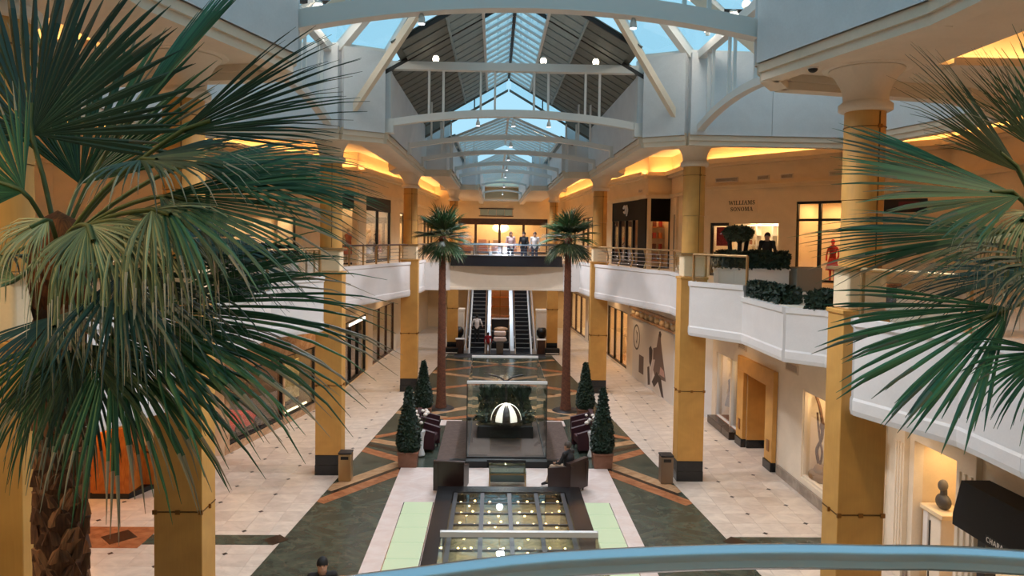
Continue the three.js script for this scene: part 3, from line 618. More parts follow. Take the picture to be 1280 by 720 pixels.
{
  wallRun('wall_left_side_bay', 'lower wall closing the side bay behind the kiosk', LL1, 0, LH, [], MAT.creamPale);
  wallRun('wall_left_return', 'lower wall beside the wooden kiosk', LL2, 0, LH, [], MAT.creamPale);
  const o3 = [[0.3, 3.85, 0.25, 2.55], [3.95, 6.5, 0.25, 2.55]];
  wallRun('wall_left', 'lower wall with two wide display windows', LL3, 0, LH, o3, MAT.tanMarble);
  const o4 = [[1.1, 7.3, 0.05, 3.0]];
  wallRun('wall_left_dark_shop', 'lower wall around the dark shop front', LL4, 0, LH, o4, MAT.cream);
  const o5 = [[1.0, 6.4, 0.05, 3.0], [8.3, 13.0, 0.05, 3.1]];
  wallRun('wall_left_far', 'lower wall of shops beside the escalators', LL5, 0, LH, o5, MAT.creamPale);
  shop('dim display window showing a red sports toy behind the palm', LL3, o3[0], 1.4, { power: 5, back: S({ color: 0x5c4a40 }), frame: MAT.black, wall: S({ color: 0x7a6656 }), floor: MAT.darkMarble, frameW: 0.08 });
  shop('display window with pale gold poster and glowing sill', LL3, o3[1], 0.9, { power: 10, back: S({ map: stone([150, 132, 96], [122, 106, 80], [188, 168, 120], 5, 40, 0.8, 0.5) }), frame: MAT.black, wall: S({ color: 0x8a7a62 }), frameW: 0.06 });
  shop('dark brown shop front with white strip lamp', LL4, o4[0], 2.0, { power: 3, back: S({ color: 0x3a221a }), wall: S({ color: 0x3a2a22 }), frame: MAT.black, bays: 4, floor: MAT.walnut, frameW: 0.1 });
  shop('dim brown shop beyond the dark shop front', LL5, o5[0], 1.6, { power: 4, back: S({ color: 0x6b4a36 }), frame: MAT.walnut, bays: 3, floor: MAT.walnut });
  shop('black framed arched shop front past the ochre column', LL5, o5[1], 1.8, { power: 7, back: S({ color: 0x96826a }), frame: MAT.black, bays: 2, frameW: 0.3, header: 0.35 });
  const strip = thing('strip_lamp', 'white strip lamp over the dark brown shop front', 'lamp', LL4.W(4.8, 2.88, 0.12), LL4.turn);
  mesh('housing', rbox(3.4, 0.16, 0.1, 0.02, 0, 0, -0.06), MAT.steelWhite, strip);
  mesh('tube', boxTo(-1.65, 1.65, -0.06, 0.06, -0.01, 0.02), glow(0xfff6ea, 3), strip);
  const q = LL4.W(4.8, 2.88, 0.16); lampRect(0xfff6ea, 5, 3.2, 0.1, q, [q[0] + 1, q[1], q[2]]);
}
// ---- portal alcove on the right
{
  const p = thing('alcove_portal', 'square ochre stone alcove with granite feet between the display windows', 'alcove', RL4.W(4.95, 0, 0), RL4.turn);
  for (const s of [-1, 1]) {
    mesh('pier', rbox(0.62, 2.3, 0.14, 0.015, s * 1.32, 1.43, 0.075), MAT.ochre, p);
    mesh('pier_foot', rbox(0.64, 0.28, 0.18, 0.015, s * 1.32, 0.14, 0.095), MAT.granite, p);
    mesh('pier_plate', box(0.2, 0.35, 0.02, s * 1.32, 0.75, 0.155), MAT.brass, p);
    mesh('reveal', boxTo(Math.min(s * 0.99, s * 0.93), Math.max(s * 0.99, s * 0.93), 0.28, 2.54, -0.65, 0.0), MAT.ochre, p);
    mesh('reveal_foot', boxTo(Math.min(s * 0.99, s * 0.91), Math.max(s * 0.99, s * 0.91), 0, 0.28, -0.65, 0.0), MAT.granite, p);
  }
  mesh('lintel', rbox(3.28, 0.5, 0.14, 0.015, 0, 2.83, 0.075), MAT.ochre, p);
  mesh('head', boxTo(-0.93, 0.93, 2.48, 2.54, -0.65, 0.0), MAT.ochre, p);
  mesh('inner_panel', [boxTo(-0.93, 0.93, 0.28, 2.48, -0.7, -0.65)], MAT.ochre, p);
  mesh('inner_foot', boxTo(-0.93, 0.93, 0, 0.28, -0.7, -0.63), MAT.granite, p);
}
{ // skirting on the right wall and pilasters by the niche
  const b = structure('baseboard_right', 'grey stone skirting along the lower wall'); put(b, RL4, 0, 0, 0);
  for (const [a, c] of [[6.75, 8.3], [8.3, 9.9], [9.9, 13.7]]) mesh('board', rbox(c - a - 0.01, 0.3, 0.06, 0.01, (a + c) / 2, 0.15, 0.03), S({ map: stone([164, 150, 134], [140, 126, 112], [110, 98, 88], 5, 50, 0.8, 0.3), roughness: 0.4 }), b);
  for (const [u, w, l] of [[11.35, 0.5, 'fluted cream pilaster next to the tall amber display'], [12.55, 0.4, 'fluted cream pilaster under the small black plaque'], [13.45, 0.32, 'narrow cream pilaster edging the lit niche'], [15.6, 0.55, 'broad cream pilaster between the niche and the awning']]) {
    const p = structure('trim_60', l); put(p, RL4, u, 0, 0);
    mesh('shaft', [rbox(w, 3.35, 0.12, 0.015, 0, 1.675, 0.06), ...[-0.3, 0, 0.3].map((k) => rbox(w * 0.16, 2.6, 0.05, 0.015, k * w, 1.6, 0.13))], MAT.creamPale, p);
    mesh('cap_block', rbox(w + 0.1, 0.16, 0.2, 0.015, 0, 3.4, 0.08), MAT.creamPale, p);
  }
  const pl = thing('wall_plaque', 'small black plaque framed in cream beside the ochre column', 'sign', RL4.W(12.62, 2.54, 0.2), RL4.turn);
  mesh('frame', [rbox(0.62, 0.5, 0.06, 0.012)], MAT.creamPale, pl); mesh('face', box(0.5, 0.27, 0.03, 0, 0, 0.03), MAT.black, pl);
  grille(RL4, 15.2, 3.42, 0.95, 0.26, 6, 'dark air grille under the parapet above the niche');
  grille(RL4, 3.4, 3.4, 0.7, 0.22, 5, 'air grille over the clothes shop window'); grille(RL4, 7.6, 3.4, 0.8, 0.22, 5, 'air grille above the wall beside the alcove');
  const aw = thing('awning_sign', 'black awning sign with white letters at the doorway beside the niche', 'sign', RL4.W(17.1, 2.2, 0.28), RL4.turn);
  mesh('awning', upright([[-1.2, 0.1], [-1.0, 0.75], [1.4, 0.75], [1.4, -0.1], [-1.2, -0.1]], 0.5, 0, 0, -0.25), S({ color: 0x040404, roughness: 0.7 }), aw);
  const cv = document.createElement('canvas'); cv.width = 256; cv.height = 64; const c2 = cv.getContext('2d');
  c2.fillStyle = '#0a0a0a'; c2.fillRect(0, 0, 256, 64); c2.fillStyle = '#e8e4dc'; c2.font = 'bold 52px sans-serif'; c2.fillText('CHARA', 6, 50);
  const ct = new THREE.CanvasTexture(cv); ct.colorSpace = THREE.SRGBColorSpace;
  const fg = new THREE.PlaneGeometry(0.62, 0.15); const fm = new THREE.Mesh(fg, S({ map: ct, roughness: 0.5 })); fm.name = 'lettering'; fm.position.set(-0.02, 0.0, 0.254); aw.add(fm);
  mesh('post', boxTo(-0.95, -0.75, -2.2, -0.1, -0.25, -0.05), MAT.black, aw);
}
// ---- the mural: flat print on the wall, a round emblem and two striding figures in long coats
{
  const cv = document.createElement('canvas'); cv.width = 1024; cv.height = 640; const c = cv.getContext('2d');
  c.fillStyle = '#d8d0c6'; c.fillRect(0, 0, 1024, 640);
  c.strokeStyle = '#40342f'; c.lineWidth = 20; c.beginPath(); c.ellipse(110, 190, 84, 128, 0, 0, 7); c.stroke();
  c.lineWidth = 14; c.beginPath(); c.moveTo(96, 120); c.quadraticCurveTo(150, 190, 100, 250); c.stroke(); c.beginPath(); c.moveTo(130, 130); c.lineTo(118, 260); c.stroke();
  c.fillStyle = '#5d4a42'; c.fillRect(190, 360, 130, 190);
  const blob = (col, pts) => { c.fillStyle = col; c.beginPath(); c.moveTo(...pts[0]); for (let i = 1; i < pts.length; i++) c.lineTo(...pts[i]); c.closePath(); c.fill(); };
  blob('#43332d', [[455, 235], [500, 205], [545, 240], [540, 330], [500, 420], [465, 380]]);
  blob('#6e5a50', [[560, 215], [640, 190], [680, 60], [700, 30], [735, 40], [740, 110], [790, 260], [850, 420], [870, 470], [760, 480], [700, 440], [640, 520], [560, 420]]);
  blob('#c9bab0', [[560, 330], [610, 320], [520, 570], [440, 600]]); blob('#c1968a', [[740, 360], [820, 380], [840, 440], [720, 440]]);
  blob('#3a2c28', [[650, 430], [760, 470], [830, 640], [780, 640], [690, 520], [600, 600], [540, 560]]);
  blob('#2f2320', [[690, 30], [720, 15], [750, 40], [735, 80], [700, 70]]);
  blob('#4b3a34', [[420, 440], [470, 420], [500, 600], [440, 620]]);
  const t = new THREE.CanvasTexture(cv); t.colorSpace = THREE.SRGBColorSpace;
  const m = thing('wall_mural', 'large printed mural of a round emblem and striding figures on white wall', 'mural', RL2.W(3.35, 1.52, 0.0), RL2.turn);
  mesh('board', boxTo(-3.3, 3.3, -1.5, 1.5, 0.002, 0.02), MAT.plasterWhite, m);
  const fm = new THREE.Mesh(new THREE.PlaneGeometry(6.55, 2.96), S({ map: t, roughness: 0.5 })); fm.name = 'print'; fm.position.set(0, 0, 0.022); m.add(fm);
}

// ------------------------------------------------------------------ upper shop walls with a lit ledge above
const RU = [[5.3, -60], [6.0, -43], [6.97, -35.4], [8.1, -35.4], [8.1, -29.7], [11.5, -24.9], [13.6, -22.4], [13.6, -11], [11.6, -8], [11.6, 3]];
const LU = mir(RU).reverse();
const upperWalls = [];
function upperRun(side, i, openings, material, y1 = 11.02) {
  const pts = side > 0 ? RU : LU, F = frameOf(pts[i], pts[i + 1]);
  wallRun(side > 0 ? 'wall_right_upper' : 'wall_left_upper', 'cream upper gallery wall', F, 5.6, y1, openings, MAT.cream);
  const t = structure(`trim_${10 + i + (side > 0 ? 0 : 20)}`, 'moulded band and light ledge on the upper gallery wall'); put(t, F, 0, 0, 0);
  mesh('band', [boxTo(-0.02, F.L + 0.02, 9.04, 9.16, 0, 0.1), boxTo(-0.02, F.L + 0.02, 9.16, 9.2, 0, 0.16)], MAT.cream, t);
  mesh('ledge', [boxTo(-0.1, F.L + 0.1, 10.06, 10.16, 0, 0.42), boxTo(-0.1, F.L + 0.1, 10.16, 10.25, 0.36, 0.42), boxTo(-0.1, F.L + 0.1, 9.96, 10.06, 0, 0.26)], MAT.cream, t);
  upperWalls.push([F, side]);
  return F;
}
function coveLight(F, where, k = 1) {
  const c = thing('cove_light', `warm strip light on the ledge above ${where}`, 'light', F.W(F.L / 2, 10.18, 0.14), F.turn, 'warm strip lights on the gallery ledges');
  mesh('strip', box(F.L - 0.2, 0.03, 0.06), glow(new THREE.Color(1.0, 0.62, 0.24), 4), c);
  const q = F.W(F.L / 2, 10.21, 0.16), l = lampRect(new THREE.Color(1.0, 0.52, 0.17), 18 * k, F.L - 0.3, 0.16, q, [q[0], q[1] + 1, q[2]]);
  l.rotation.set(Math.PI / 2, 0, 0); l.rotateZ(-F.turn);
}
const RUF = [], LUF = [];
{
  const darkA = [[1.6, 6.35, 5.62, 9.0]], darkB = [[0.05, 1.1, 5.62, 9.0]], will = [[0.3, 1.2, 5.62, 7.74], [1.3, 3.4, 5.9, 7.74], [4.1, 5.86, 5.62, 8.48]], farA = [[1, 7, 5.62, 8.2], [9, 16.5, 5.62, 8.4]];
  RUF.push(upperRun(1, 0, farA), upperRun(1, 1, darkA), upperRun(1, 2, darkB), upperRun(1, 3, []), upperRun(1, 4, will), upperRun(1, 5, []), upperRun(1, 6, []), upperRun(1, 7, []), upperRun(1, 8, []));
  const flip = (F, o) => o.map(([a, b, c, d]) => [F.L - b, F.L - a, c, d]);
  const lf = LU.map((p, i) => (i < LU.length - 1 ? frameOf(LU[i], LU[i + 1]) : null));
  LUF.push(upperRun(-1, 0, []), upperRun(-1, 1, []), upperRun(-1, 2, []), upperRun(-1, 3, []), upperRun(-1, 4, flip(lf[4], will)), upperRun(-1, 5, []), upperRun(-1, 6, flip(lf[6], darkB)), upperRun(-1, 7, flip(lf[7], darkA)), upperRun(-1, 8, flip(lf[8], farA)));
  const over = ['the far amber shops', 'the black shop front', 'the open black shop corner', 'the slotted pilaster', 'the lettered shop', 'the wall past the lettered shop', 'the side bay wall of the lettered shop', 'the angled near wall of the lettered shop', 'the near gallery wall of the lettered shop'];
  RUF.forEach((F, i) => coveLight(F, over[i])); LUF.forEach((F, i) => coveLight(F, ['the near gallery wall of the dress shop', 'the angled near wall of the dress shop', 'the side bay wall of the dress shop', 'the wall behind the big palm', 'the amber doorway behind the big palm', 'the plain wall before the dress shop', 'the narrow dress shop corner', 'the upper dress shop', 'the far shops past the dress shop'][i]));
  const brown = new THREE.MeshPhysicalMaterial({ color: 0x0d0a09, roughness: 0.6, specularIntensity: 0.25 });
  const clad = (s, q, m) => mesh('clad_panel', boxTo(Math.min(q * 2.4, q * 3.6), Math.max(q * 2.4, q * 3.6), 0, 3.38, 0, 0.05), m, s);
  clad(shop('black shop front with dark smoked panels on the upper gallery', RUF[1], darkA[0], 0.9, { power: 5, color: SOFTWHITE, frame: MAT.black, bays: 4, frameW: 0.22, header: 1.0, headerMat: brown, wall: S({ color: 0x4a3830 }), back: S({ color: 0x6b5040 }) }), 1, brown);
  shop('open black shop corner with glowing orange shelves', RUF[2], darkB[0], 1.2, { power: 16, color: WARMER, frame: MAT.black, frameW: 0.1, header: 1.1, headerMat: brown, back: MAT.cream });
  shop('dark framed doorway with red poster under the lettered sign', RUF[4], will[0], 1.4, { power: 10, color: WARM, frame: MAT.charcoal, frameW: 0.12 });
  shop('wide shop window with lit white shelves under the lettered sign', RUF[4], will[1], 1.4, { power: 26, color: WARM, frame: MAT.cream, frameW: 0.04 });
  shop('tall black barred shop window with orange glow', RUF[4], will[2], 1.6, { power: 26, color: WARMER, frame: MAT.black, frameW: 0.09, bays: 2, transom: 2.2 });
  shop('far upper gallery shop glowing amber by the slender palm', RUF[0], farA[0], 1.6, { power: 16, color: WARM, bays: 3, frame: MAT.walnut });
  shop('upper gallery shop with brown frame before the amber one', RUF[0], farA[1], 1.6, { power: 16, color: WARM, bays: 4, frame: MAT.walnut });
  clad(shop('upper dress shop with dark frame and lit mannequins', LUF[7], flip(LUF[7], darkA)[0], 1.5, { power: 13, color: SOFTWHITE, frame: MAT.charcoal, bays: 2, frameW: 0.16, header: 0.7, headerMat: S({ color: 0x2a221c }), back: S({ color: 0x8a6a48 }) }), -1, MAT.cream);
  shop('narrow dress shop corner with pink coat display', LUF[6], flip(LUF[6], darkB)[0], 1.6, { power: 13, color: WARM, frame: MAT.charcoal, frameW: 0.1, header: 0.7, headerMat: S({ color: 0x3b312a }) });
  const lw = flip(LUF[4], will);
  shop('tall dark shop window behind the large palm', LUF[4], lw[2], 1.4, { power: 5, color: WARM, frame: MAT.charcoal, frameW: 0.12, header: 0.6, back: S({ color: 0x7a6248 }) });
  shop('wide amber shop window behind the large palm', LUF[4], lw[1], 1.4, { power: 10, color: WARM, frame: MAT.cream });
  shop('amber doorway behind the large palm', LUF[4], lw[0], 1.4, { power: 10, color: WARM, frame: MAT.charcoal });
  shop('far upper gallery shop glowing amber behind the slender palm', LUF[8], flip(LUF[8], farA)[0], 1.6, { power: 16, color: WARM, bays: 3, frame: MAT.walnut });
  shop('upper gallery shop with walnut frame past the dress shop', LUF[8], flip(LUF[8], farA)[1], 1.6, { power: 12, color: WARM, bays: 4, frame: MAT.walnut });
  // frieze grilles of the lettered shop wall
  for (const [u, w, l] of [[1.05, 1.0, 'long air grille above the lettered shop sign'], [2.7, 0.45, 'short air grille above the lettered shop sign'], [3.7, 0.45, 'pale air grille between sign and barred window'], [5.65, 0.6, 'air grille above the black barred window']]) grille(RUF[4], u, 9.42, w, 0.13, 4, l);
  grille(RUF[1], 6.6, 9.42, 0.6, 0.12, 4, 'air grille above the black shop front');
  // letters of the shop sign: flat cut letters standing off the wall
  const cv = document.createElement('canvas'); cv.width = 512; cv.height = 200; const c = cv.getContext('2d');
  const sign = thing('shop_sign', 'dark two line letters reading WILLIAMS SONOMA on the cream wall', 'sign', RUF[4].W(1.78, 8.4, 0), RUF[4].turn);
  mesh('board', boxTo(-0.7, 0.7, -0.28, 0.28, 0.0, 0.02), MAT.cream, sign);
  c.fillStyle = '#e6cda4'; c.fillRect(0, 0, 512, 200); c.fillStyle = '#1d1712'; c.font = 'bold 82px serif'; c.textAlign = 'center'; c.fillText('WILLIAMS', 256, 88, 500); c.fillText('SONOMA', 256, 180, 430);
  const t = new THREE.CanvasTexture(cv); t.colorSpace = THREE.SRGBColorSpace;
  const pm = new THREE.Mesh(new THREE.PlaneGeometry(1.38, 0.54), S({ map: t, roughness: 0.7 })); pm.name = 'lettering'; pm.position.z = 0.022; sign.add(pm);
  // pale round emblem on the smoked panel
  const em = thing('shop_emblem', 'pale curled emblem on the smoked panel of the black shop front', 'sign', RUF[1].W(4.1, 8.55, 0.02), RUF[1].turn);
  mesh('curl', [tube([[-0.3, 0.1, 0], [-0.1, 0.22, 0], [0.1, 0.1, 0], [0, -0.15, 0], [-0.2, -0.1, 0]], 0.05), tube([[0.25, 0.25, 0], [0.4, 0, 0], [0.25, -0.3, 0]], 0.04)], MAT.steelWhite, em);
  const tr = structure('trim_61', 'slim pilaster with a dark slot between the black shop and the sign'); put(tr, RUF[3], 1.2, 5.6, 0);
  mesh('shaft', rbox(0.5, 3.4, 0.14, 0.02, 0, 1.7, 0.05), MAT.cream, tr); mesh('slot', box(0.1, 2.0, 0.03, 0, 1.6, 0.125), MAT.charcoal, tr);
}
// lit ledges at the foot of the near ceiling recess, beside the first columns
for (const s of [1, -1]) {
  const c = thing('cove_light', `warm strip light on the ledge of the ceiling recess above the ${s > 0 ? 'niche' : 'kiosk'} bay`, 'light', [s * 9.05 + 0.12, 9.8, -11.3], 0, 'warm strip lights on the gallery ledges');
  mesh('ledge', [boxTo(-2.6, 2.6, -0.02, 0.03, -0.2, 0.2), boxTo(-2.6, 2.6, 0.03, 0.1, 0.14, 0.2)], MAT.soffit, c);
  mesh('strip', boxTo(-2.4, 2.4, 0.03, 0.06, -0.06, 0.02), glow(new THREE.Color(1.0, 0.62, 0.24), 4), c);
  lampRect(new THREE.Color(1.0, 0.52, 0.17), 18, 5.0, 0.14, [s * 9.05 + 0.12, 9.88, -11.28], [s * 9.1, 12, -11.3]).rotation.set(Math.PI / 2, 0, 0);
}
// ---- far end: shop across the top of the escalators
{
  const FE = frameOf([-5.3, -60], [5.3, -60]), op = [[1.4, 9.2, 5.62, 8.5]];
  wallRun('wall_far', 'orange lit wall at the end of the upper gallery', FE, 5.6, 11.02, op, MAT.cream);
  shop('wide orange lit shop at the end of the upper gallery', FE, op[0], 2.4, { power: 14, color: WARMER, frame: MAT.walnut, bays: 4, frameW: 0.2, back: MAT.oakOrange, header: 0.5, headerMat: MAT.walnut });
  const tp = thing('transom_panel', 'pale green glass panel over the far orange shop', 'panel', FE.W(5.0, 8.9, 0.06), 0);
  for (let k = 0; k < 4; k++) mesh('pane', box(0.62, 0.5, 0.03, -0.98 + k * 0.66, 0.1, 0), S({ color: 0x9fb0a4, roughness: 0.3 }), tp);
  mesh('frame', [box(2.8, 0.06, 0.06, 0, 0.4, 0), box(2.8, 0.06, 0.06, 0, -0.2, 0)], MAT.walnut, tp);
  const lan = thing('lantern', 'broad pale glowing lantern in the far orange shop', 'lamp', FE.W(5.4, 7.75, -0.9), 0);
  mesh('globe', ball(0.7, 0, 0, 0, 1.0, 0.55, 0.4), glow(0xffd9a0, 2.2), lan); mesh('stem', cyl(0.02, 0.02, 0.5, 0, 0.3, 0), MAT.brass, lan);
  { const p = new THREE.PointLight(0xffd9a0, 6); p.position.set(...FE.W(5.4, 7.75, -0.4)); p.castShadow = true; scene.add(p); }
  const FL = frameOf([-5.5, -57], [5.5, -57]), ol = [[4.3, 6.9, 0.05, 4.2]];
  wallRun('wall_far_lower', 'warm lower wall behind the escalators', FL, 0, LH, ol, MAT.cream);
  const s2 = shop('orange lit shop room between the two escalators', FL, ol[0], 1.6, { power: 26, color: WARMER, frame: MAT.brassPale, bays: 2, back: MAT.cream });
  const rack = thing('shelf_rack', 'wooden shelf rack in the orange shop between the escalators', 'shelf', FL.W(5.6, 0.05, -1.2), 0);
  for (let k = 0; k < 5; k++) mesh('shelf', box(2.2, 0.05, 0.35, 0, 0.7 + k * 0.75, 0), MAT.oakOrange, rack);
  for (const q of [-1.1, 0, 1.1]) mesh('upright_board', box(0.05, 4.0, 0.35, q, 2.0, 0), MAT.oakOrange, rack);
}
// ------------------------------------------------------------------ leaves for hedges and clipped shrubs
function leafCloud(n, place, size, r0 = 0.55, tint = [0.015, 0.034, 0.016]) {
  const pos = [], nor = [], col = [];
  for (let i = 0; i < n; i++) {
    const { p, d } = place(i), s = size * rr(0.7, 1.3), t = V(rr(-1, 1), rr(-1, 1), rr(-1, 1)).cross(d).normalize(), b = d.clone().multiplyScalar(r0).add(t.clone().multiplyScalar(rr(0.3, 0.9))).normalize();
    const side = new THREE.Vector3().crossVectors(d, b).normalize().multiplyScalar(s * 0.42), tip = p.clone().addScaledVector(b, s * 1.3), mid = p.clone().addScaledVector(b, s * 0.55);
    const l = mid.clone().add(side), r = mid.clone().sub(side), nn = new THREE.Vector3().crossVectors(l.clone().sub(p), tip.clone().sub(p)).normalize();
    for (const q of [p, l, tip, p, tip, r]) { pos.push(q.x, q.y, q.z); nor.push(nn.x, nn.y, nn.z); }
    const k = rr(0.6, 1.25), c = [tint[0] * k, tint[1] * k * rr(0.9, 1.1), tint[2] * k];
    for (let q = 0; q < 6; q++) col.push(...c);
  }
  const g = new THREE.BufferGeometry();
  g.setAttribute('position', new THREE.Float32BufferAttribute(pos, 3)); g.setAttribute('normal', new THREE.Float32BufferAttribute(nor, 3)); g.setAttribute('color', new THREE.Float32BufferAttribute(col, 3));
  return g;
}
const leafMat = S({ vertexColors: true, roughness: 0.6, side: THREE.DoubleSide });
const leafCore = new THREE.MeshStandardMaterial({ color: lin(0.015, 0.033, 0.016), roughness: 0.9 });
function hedgeLeaves(w, h, d, n, size = 0.09) {
  return leafCloud(n, () => {
    const f = rnd() * (2 * w * h + 2 * d * h + w * d), p = V(rr(-w / 2, w / 2), rr(0, h), rr(-d / 2, d / 2)); let q;
    if (f < w * h) { p.z = d / 2; q = V(0, 0.2, 1); } else if (f < 2 * w * h) { p.z = -d / 2; q = V(0, 0.2, -1); } else if (f < 2 * w * h + d * h) { p.x = w / 2; q = V(1, 0.2, 0); } else if (f < 2 * w * h + 2 * d * h) { p.x = -w / 2; q = V(-1, 0.2, 0); } else { p.y = h; q = V(0, 1, 0); }
    p.y += Math.sin(p.x * 7) * 0.03; return { p, d: q.normalize() };
  }, size);
}
function hedge(label, pos, turn, w, h, d, group) {
  const t = thing('clipped_hedge', label, 'hedge', pos, turn, group);
  mesh('core', rbox(w - 0.06, h - 0.04, d - 0.06, 0.06, 0, h / 2 - 0.01, 0), leafCore, t);
  mesh('foliage', hedgeLeaves(w, h, d, Math.round(900 * (w * h * 2 + w * d + d * h * 2))), leafMat, t);
  return t;
}
// ------------------------------------------------------------------ gallery railings
function railing(label, a, b, opts = {}) {
  const F = frameOf(a, b), t = thing('balcony_railing', label, 'railing', F.W(0, 5.6, 0), F.turn, 'gallery railings');
  const top = 1.05, y0 = opts.foot ?? 0.27;
  mesh('handrail', rod([0, top, 0], [F.L, top, 0], 0.035, 12), opts.top ?? MAT.brassPale, t);
  const n = Math.max(1, Math.round(F.L / 1.25));
  for (let k = 0; k <= n; k++) mesh('post', opts.bent ? tube([[F.L * k / n, y0, 0], [F.L * k / n, 0.6, -0.1], [F.L * k / n, top, 0]], 0.035, 8) : rbox(0.05, top - y0, 0.07, 0.01, F.L * k / n, (top + y0) / 2, 0), opts.post ?? MAT.brassPale, t);
  if (opts.bars) for (let k = 0; k < 4; k++) mesh('bar', rod([0, 0.42 + k * 0.15, 0], [F.L, 0.42 + k * 0.15, 0], 0.012, 6), MAT.steel, t);
  else for (let k = 0; k < n; k++) mesh('pane', boxTo(F.L * k / n + 0.05, F.L * (k + 1) / n - 0.05, y0 + 0.03, top - 0.08, -0.006, 0.006), MAT.glassClear, t);
  return t;
}
for (const s of [1, -1]) {
  const E = s > 0 ? EDGE : mir(EDGE), R = (i, l, o) => { const a = E[i], b = E[i + 1]; s > 0 ? railing(l, a, b, o) : railing(l, b, a, o); };
  const who = s > 0 ? 'the lettered shop' : 'the dress shop';
  R(0, `short steel railing joining the footbridge on the side of ${who}`, { bars: true, post: MAT.steel, top: MAT.steel });
  R(1, s > 0 ? 'pale railing with bent posts in front of the black shop front' : 'thin dark railing in front of the dress shop', s > 0 ? { bars: true, bent: true } : { bars: true, top: MAT.walnut, post: MAT.brassPale });
  R(2, `glass railing behind the ochre column by ${who}`, {});
  R(4, `glass railing on the angled parapet by ${who}`, {});
  R(8, `glass railing returning behind the first ochre column by ${who}`, {});
  R(9, `short glass railing beside the first ochre column by ${who}`, {});
  R(11, `long glass railing near the big palm by ${who}`, {});
}
railing('steel railing with many bars along the footbridge', [-3.9, -36.3], [3.9, -36.3], { bars: true, post: MAT.steel, top: MAT.steel, foot: 0 });
railing('steel railing on the far edge of the footbridge', [3.9, -40.4], [-3.9, -40.4], { bars: true, post: MAT.steel, top: MAT.steel, foot: 0 });
{
  const p = thing('planter_trough', 'long dark trough on the front of the footbridge', 'planter', [0.2, 5.62, -35.9]);
  const arc = []; for (let i = 0; i <= 12; i++) { const t = -1 + i / 6; arc.push([t * 2.72, 0.32 * (1 - t * t) + 0.1]); }
  mesh('trough', plan([...arc.map(([x, z]) => [x, z]), [2.72, -0.25], [-2.72, -0.25]], 0, 0.5), S({ color: 0x16181f, roughness: 0.35 }), p);
  mesh('rim', tube(arc.map(([x, z]) => [x, 0.5, z]), 0.03, 6, 24), MAT.charcoal, p);
}
// planters along the galleries
for (const s of [1, -1]) {
  const side = s > 0 ? 'below the lettered shop' : 'behind the large palm';
  const a = thing('planter_box', `white planter box on the gallery ${side}`, 'planter', [s * 7.25, 5.6, -21.7], 0);
  mesh('box', [rbox(2.1, 0.62, 0.5, 0.02, 0, 0.31, 0), rbox(2.16, 0.06, 0.56, 0.01, 0, 0.62, 0)], MAT.parapet, a);
  hedge(`clipped dark hedge in the white planter ${side}`, [s * 7.25, 6.26, -21.7], 0, 2.0, 0.42, 0.5);
  hedge(`low dark hedge along the projecting parapet ${side}`, [s * 6.54, 5.6, -18.1], Math.PI / 2, 2.3, 0.32, 0.4);
  hedge(`low dark hedge on the parapet corner ${side}`, [s * 7.02, 5.6, -16.3], s * 0.82, 0.95, 0.3, 0.4);
  const g = thing('glass_planter', `grey glazed planter next to the hedge ${side}`, 'planter', [s * 8.75, 5.6, -21.4]);
  mesh('box', rbox(0.75, 0.7, 0.6, 0.02, 0, 0.35, 0), S({ color: 0x8c8578, roughness: 0.25, metalness: 0.3 }), g);
  mesh('soil', box(0.65, 0.02, 0.5, 0, 0.7, 0), MAT.charcoal, g);
}
{ // three-stemmed clipped tree in front of the lettered shop
  const t = thing('topiary_tree', 'flat topped clipped tree with three dark stems under the shop letters', 'tree', [7.4, 5.6, -23.4]);
  mesh('pot', lathe([[0, 0], [0.24, 0], [0.3, 0.1], [0.33, 0.5], [0.36, 0.56], [0, 0.56]]), MAT.charcoal, t);
  for (const [x, z] of [[-0.22, 0], [0.02, 0.1], [0.24, -0.03]]) mesh('stem', tube([[x * 0.5, 0.5, z], [x, 1.0, z], [x * 1.3, 1.55, z]], 0.07, 8), S({ color: 0x2a211a, roughness: 0.9 }), t);
  mesh('crown', [ball(0.42, 0, 1.66, 0, 1, 0.42, 0.8)], new THREE.MeshStandardMaterial({ color: lin(0.06, 0.085, 0.05), roughness: 0.9 }), t);
  mesh('foliage', leafCloud(900, () => { const d = V(rr(-1, 1), rr(-0.7, 1), rr(-1, 1)).normalize(); return { p: V(d.x * (0.4 + 0.1 * d.y), 1.66 + d.y * 0.2, d.z * 0.4), d }; }, 0.1, 0.55, [0.06, 0.09, 0.05]), leafMat, t);
  const bench = thing('planter_bench', 'terracotta bench edge beside the glazed planter', 'bench', [8.6, 5.6, -17.2], 0.5);
  mesh('seat', rbox(1.5, 0.1, 0.5, 0.03, 0, 0.45, 0), MAT.orangeMarble, bench); for (const q of [-0.55, 0.55]) mesh('leg', rbox(0.14, 0.42, 0.4, 0.02, q, 0.21, 0), MAT.charcoal, bench);
}
